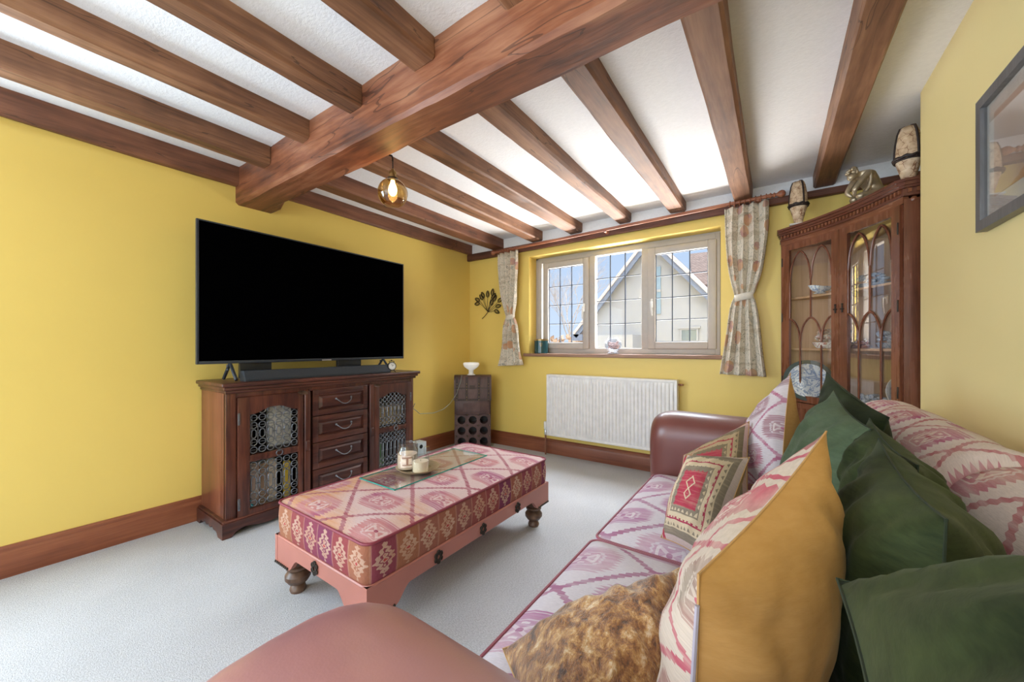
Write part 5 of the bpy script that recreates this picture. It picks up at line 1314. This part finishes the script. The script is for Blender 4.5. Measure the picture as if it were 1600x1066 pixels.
def cab_door(t0, t1, lab, side):
    sw = 0.052/CL
    b = MB(); arc_box(b, t0, t0+sw, 0.72, 1.806, -0.012, 0.010); arc_box(b, t1-sw, t1, 0.72, 1.806, -0.012, 0.010)
    arc_box(b, t0+sw, t1-sw, 0.72, 0.765, -0.012, 0.010); arc_box(b, t0+sw, t1-sw, 1.765, 1.806, -0.012, 0.010)
    d = tag(b.build('glazed_door', MAH_Z, cb, 20), lab)
    g0, g1 = t0+sw, t1-sw
    b = MB(); N = 14
    b.grid(lambda u, v: Vector((*arc(g0+(g1-g0)*u, 0.0), 0.765+1.0*v)), N, 1); b.build('glass_pane', CABGLASS, d, 60)
    b = MB()
    def P3(s_, z): p = arc(g0+(g1-g0)*s_, 0.004); return (p.x, p.y, z)
    def halfarch(s0, s1, zs, za):
        pts = []
        for k in range(13):
            q = k/12; e = math.sqrt(1-(1-q*0.80)**2)/math.sqrt(1-0.2**2); pts.append(P3(s0+(s1-s0)*q, zs+(za-zs)*e))
        b.tube(pts, 0.0058, 6, False)
    for s0 in (0, 0.5):
        halfarch(s0+0.01, s0+0.25, 1.545, 1.745); halfarch(s0+0.49, s0+0.25, 1.545, 1.745)
    b.tube([P3(0.5, 1.56), P3(0.5, 1.28)], 0.006, 6, False)
    halfarch(0.25, 0.5, 1.125, 1.29); halfarch(0.75, 0.5, 1.125, 1.29); halfarch(0.25, 0.0, 1.125, 1.29); halfarch(0.75, 1.0, 1.125, 1.29)
    for s0 in (0.25, 0.75): b.tube([P3(s0, 1.13), P3(s0, 0.765)], 0.006, 6, False)
    b.tube([P3(0.008, 1.55), P3(0.008, 1.29)], 0.004, 6, False)
    tag(b.build('gothic_tracery', MAH_Z, d, 60), 'curved glazing bars forming pointed arches')
    kt = t1-sw*0.4 if side > 0 else t0+sw*0.45
    c = arc(kt, 0.014); MB().box(-0.004, 0.004, -0.004, 0.004, -0.022, 0.022, 0.002).box(-0.010, 0.010, -0.004, 0.004, -0.004, 0.004, 0.002).sphere((0, 0, 0.024), 0.006, 5).sphere((0.012, 0, 0), 0.005, 5)
    k_ = MB().box(c.x-0.004, c.x+0.004, c.y-0.004, c.y+0.004, 1.30, 1.345, 0.002).sphere((c.x, c.y, 1.35), 0.006, 5).tube([(c.x-0.010, c.y, 1.322), (c.x+0.010, c.y-0.004, 1.322)], 0.004, 6)
    k_.build('key_escutcheon', IRON_D, d)
    ht = t0+0.006 if side > 0 else t1-0.012
    for z in (1.69, 1.30, 0.86):
        c = arc(ht, 0.011); MB().box(c.x-0.003, c.x+0.003, c.y-0.004, c.y+0.004, z-0.03, z+0.03, 0.001).build('hinge', IRON_D, d)
cab_door(0.012, 0.500, 'left glazed door, beside the curtain', 1); cab_door(0.503, 0.985, 'right glazed door, reflecting the window', -1)
# crockery inside
def delft(name, rim, blue=(0.10, 0.20, 0.45), base=(0.72, 0.74, 0.74), sc=14):
    m = M(name, 0.2); v = m.obj(); n = m.noise(v, sc, 4, 0.6, 1.6)
    col = m.mix(((n-0.5).abs()).lt(0.03), base, blue); col = m.mix(m.noise(v, sc*0.6, 2).gt(0.60)*0.6, col, blue); m.color(col); return m.mat
DELFT = delft('blue_and_white_china', None, (0.30, 0.38, 0.52), (0.74, 0.77, 0.76)); FLORAL = delft('floral_china', None, (0.38, 0.16, 0.12), (0.66, 0.62, 0.54), 30)
GREYG = delft('blue_grey_glassware', None, (0.20, 0.24, 0.30), (0.42, 0.44, 0.47), 24)
def plate(c, r, tilt, yaw, mats, label):
    t = thing('display_plate', label, 'plate', (c[0], c[1], c[2]-r)); R3 = (Matrix.Rotation(yaw, 3, 'Z') @ Matrix.Rotation(PI/2-tilt, 3, 'X') @ Matrix.Diagonal((1, 1, 1)))
    MB().lathe([(0.001, 0.0), (r*0.55, 0.0), (r*0.62, 0.006), (r*0.84, 0.012), (r*0.84, 0.016), (r*0.6, 0.012), (r*0.52, 0.005), (0.001, 0.004)], c, 36, 0, R3).build('well', mats[0], t)
    tag(MB().lathe([(r*0.82, 0.010), (r, 0.014), (r, 0.020), (r*0.82, 0.017), (r*0.82, 0.010)], c, 36, 0, R3, False).build('rim', mats[1], t), 'darker rim')
DGR = plain('dark_green_rim', (0.05, 0.075, 0.07), 0.3)
plate((3.185, 3.225, 0.865), 0.138, 0.22, 0.10, (DELFT, DGR), 'big blue-and-white plate with dark rim behind the left cabinet door')
plate((3.60, 2.93, 0.838), 0.105, 0.2, 0.3, (DELFT, WHITEP), 'smaller pale plate standing low in the right of the cabinet')
b = MB().lathe([(0.001, 0), (0.030, 0), (0.032, 0.004), (0.020, 0.010), (0.045, 0.022), (0.060, 0.045), (0.056, 0.046), (0.040, 0.024), (0.001, 0.014)], (0, 0, 0), 24)
b.v = [Vector((p.x*1.15, p.y*0.6, p.z*(1+0.25*max(0, -p.x/0.06)))) for p in b.v]
b.tube([(0.055, 0, 0.040), (0.075, 0, 0.058), (0.090, 0, 0.045), (0.080, 0, 0.025), (0.060, 0, 0.022)], 0.004, 6)
b.v = [Matrix.Rotation(0.45, 3, 'Z') @ p + Vector((3.245, 3.17, 1.4405)) for p in b.v]
tag(b.build('sauce_boat', DELFT, None, 50), 'blue-and-white sauce boat on the upper cabinet shelf', 'sauce boat')
random.seed(11)
def ruffle(name, c, w, d, h, m, label, cat, n=26, base=True):
    b = MB()
    b.lathe([(0.001, 0), (0.7, 0), (0.8, 0.04), (1.0, 0.30), (0.95, 0.31), (0.7, 0.12), (0.001, 0.10)], (0, 0, 0), 26)
    b.v = [Vector((p.x*w/2, p.y*d/2, p.z*h)) for p in b.v]
    for k in range(n):
        a = random.uniform(0, 2*PI); r = random.uniform(0.2, 0.8); z = random.uniform(0.3, 0.85)*h
        b.sphere((r*w/2*math.cos(a), r*d/2*math.sin(a), z), h*0.16, 5, random.uniform(0.7, 1.4), 0.8, random.uniform(0.5, 1.1))
    b.v = [p + Vector(c) for p in b.v]
    return tag(b.build(name, m, None, 60), label, cat)
ruffle('flower_posy', (3.30, 3.15, 1.0835), 0.20, 0.12, 0.13, FLORAL, 'flower-encrusted china posy bowl on the middle shelf, left door', 'ornament')
ruffle('glass_basket', (3.56, 2.98, 1.0835), 0.17, 0.12, 0.11, GREYG, 'silvery twiggy basket on the middle shelf, right door', 'ornament')
ruffle('berry_dish', (3.42, 3.05, 1.0835), 0.12, 0.09, 0.05, plain('dried_berries', (0.18, 0.06, 0.05), 0.4, 0, 0.4, 50), 'low dish of dark red berries between posy bowl and silvery basket', 'ornament')
ruffle('crystal_bowl', (3.47, 2.98, 0.7255), 0.16, 0.12, 0.10, GREYG, 'blue-grey crystal bowl on the cabinet floor, right door', 'bowl')
ruffle('stacked_dish', (3.50, 3.08, 1.4405), 0.18, 0.13, 0.10, GREYG, 'pale china dish on the upper shelf behind the right door', 'dish', 14)

# ------------------------------------------------------------------ on top of the cabinet
def crackle():
    m = M('crackled_stone', 0.55); v = m.obj(); e = m.voro(v, 30, 'DISTANCE_TO_EDGE'); n = m.noise(v, 30, 3)
    col = m.ramp(n, [(0.3, (0.46, 0.30, 0.17)), (0.55, (0.66, 0.48, 0.31)), (0.7, (0.74, 0.60, 0.42))])
    col = m.mix((e + (n-0.5)*0.16).lt(0.022), col, (0.26, 0.12, 0.06)); m.color(col); m.bump(e, 0.3, 0.003); return m.mat
CRACK = crackle()
ROPE = plain('dark_leather_strap', (0.030, 0.018, 0.014), 0.5, 0, 0.3, 80, 0.5)
def amphora(c, s, label):
    t = thing('strapped_vase', label, 'vase', c, 'crackled vases with dark straps')
    prof = [(0.001, 0), (0.024, 0.0), (0.026, 0.005), (0.023, 0.012), (0.026, 0.030), (0.036, 0.070), (0.045, 0.105), (0.048, 0.125), (0.047, 0.160), (0.044, 0.200), (0.037, 0.245), (0.029, 0.270), (0.022, 0.273), (0.001, 0.266)]
    pv = [(r*s, z*s) for r, z in prof]
    MB().lathe(pv, c, 32).build('body', CRACK, t, 50)
    b = MB(); zb = 0.122*s
    b.tube([(c[0]+0.051*s*math.cos(a), c[1]+0.051*s*math.sin(a), c[2]+zb+0.003*math.sin(9*a)) for a in [2*PI*k/40 for k in range(40)]], 0.0075*s, 8, False, closed=True)
    b.tube([(c[0]+0.050*s*math.cos(a), c[1]+0.050*s*math.sin(a), c[2]+zb-0.011*s) for a in [2*PI*k/32 for k in range(32)]], 0.0045*s, 6, False, closed=True)
    for k in range(3):
        a = -PI/2 + 0.55 + k*2*PI/3; pts = []
        for (r, z) in prof[7:-2]: pts.append((c[0]+(r+0.001)*s*math.cos(a), c[1]+(r+0.001)*s*math.sin(a), c[2]+z*s))
        pts.append((c[0]+0.012*s*math.cos(a), c[1]+0.012*s*math.sin(a), c[2]+0.276*s)); b.tube(pts, 0.0055*s, 6)
    tag(b.build('leather_straps', ROPE, t, 50), 'dark plaited straps')
amphora((3.135, 3.235, 1.932), 1.06, 'crackled strapped vase on the left end of the cabinet top')
tag(MB().box(3.085, 3.185, 3.185, 3.285, 1.9235, 1.9315, 0.002).build('vase_mat', plain('pale_mat', (0.66, 0.62, 0.56), 0.7), None), 'pale square mat under the left vase', 'mat')
amphora((3.562, 2.735, 1.9235), 1.06, 'crackled strapped vase on the right end of the cabinet top, near the picture wall')
# bronze crouching figure: one skinned body
fo = Vector((3.415, 2.965, 1.9235)); fe = Vector((0.76, 0.65, 0)).normalized(); fn = Vector((-fe.y, fe.x, 0))
def fp(px, py, side=0.0): return fo + fe*((px-1347)*0.0037) + fn*side + Vector((0, 0, 1.09+(543-py)*0.00372-1.919))
J = {'pel': (fp(1366, 303), 0.046), 'waist': (fp(1367, 292), 0.046), 'chest': (fp(1360, 281), 0.048), 'sho': (fp(1350, 276), 0.034), 'neck': (fp(1340, 273), 0.015), 'head': (fp(1331, 277), 0.024), 'face': (fp(1325, 283), 0.016)}
for sd, k in ((-1, 'l'), (1, 'r')):
    J['sh'+k] = (fp(1348, 275, sd*0.034), 0.020); J['el'+k] = (fp(1326+2*(sd+1), 301, sd*0.030), 0.014); J['ha'+k] = (fp(1334, 309, sd*0.006), 0.008)
    J['hi'+k] = (fp(1366, 307, sd*0.024), 0.032); J['kn'+k] = (fp(1333+3*(sd+1), 310, sd*0.030), 0.022); J['an'+k] = (fp(1342+3*(sd+1), 318, sd*0.026), 0.013); J['to'+k] = (fp(1331+3*(sd+1), 318.5, sd*0.03), 0.010)
Eg = [('pel', 'waist'), ('waist', 'chest'), ('chest', 'sho'), ('sho', 'neck'), ('neck', 'head'), ('head', 'face')]
for k in 'lr': Eg += [('sho', 'sh'+k), ('sh'+k, 'el'+k), ('el'+k, 'ha'+k), ('pel', 'hi'+k), ('hi'+k, 'kn'+k), ('kn'+k, 'an'+k), ('an'+k, 'to'+k)]
names_ = list(J); me = bpy.data.meshes.new('bronze_figure'); me.from_pydata([J[k][0]-fo for k in names_], [(names_.index(a), names_.index(b_)) for a, b_ in Eg], [])
fig = bpy.data.objects.new('body', me); COL.objects.link(fig)
root = thing('bronze_figure', 'bronze statuette of a crouching person with a hair bun on the cabinet', 'statuette', fo)
fig.parent = root; me.materials.append(BRONZE)
sk = fig.modifiers.new('skin', 'SKIN'); sk.use_smooth_shade = True
for i, k in enumerate(names_):
    me.skin_vertices[0].data[i].radius = (J[k][1], J[k][1]); me.skin_vertices[0].data[i].use_root = (k == 'pel')
ss = fig.modifiers.new('sub', 'SUBSURF'); ss.levels = 2; ss.render_levels = 2
ORG[fig.name] = fo
b = MB(); random.seed(5)
hc = fp(1331, 274)
for k in range(26):
    a = random.uniform(0, 2*PI); z = random.uniform(-0.1, 1); r = math.sqrt(max(0, 1-z*z))
    b.sphere(hc + Vector((r*math.cos(a)*0.024, r*math.sin(a)*0.024, z*0.024+0.004)), 0.009, 5)
b.sphere(fp(1334, 265.5), 0.015, 8)
for k in range(8): b.sphere(fp(1334, 265.5) + Vector((0.010*math.cos(k), 0.010*math.sin(k), 0.006*math.sin(k*2.1))), 0.008, 5)
tag(b.build('curly_hair', BRONZE, root, 60), 'curled hair with a bun')
b = MB(); b.tube([fp(1351, 276, -0.040), fp(1352, 286, -0.037), fp(1351, 296, -0.03), fp(1347, 303, -0.02)], [0.010, 0.011, 0.012, 0.010], 8)
tag(b.build('draped_cloth', BRONZE, root, 60), 'draped band of cloth')
b = MB(); b.lathe([(0.001, 0), (0.062, 0), (0.064, 0.008), (0.05, 0.016), (0.001, 0.018)], fo + fe*0.01, 26); b.build('plinth', BRONZE, root)
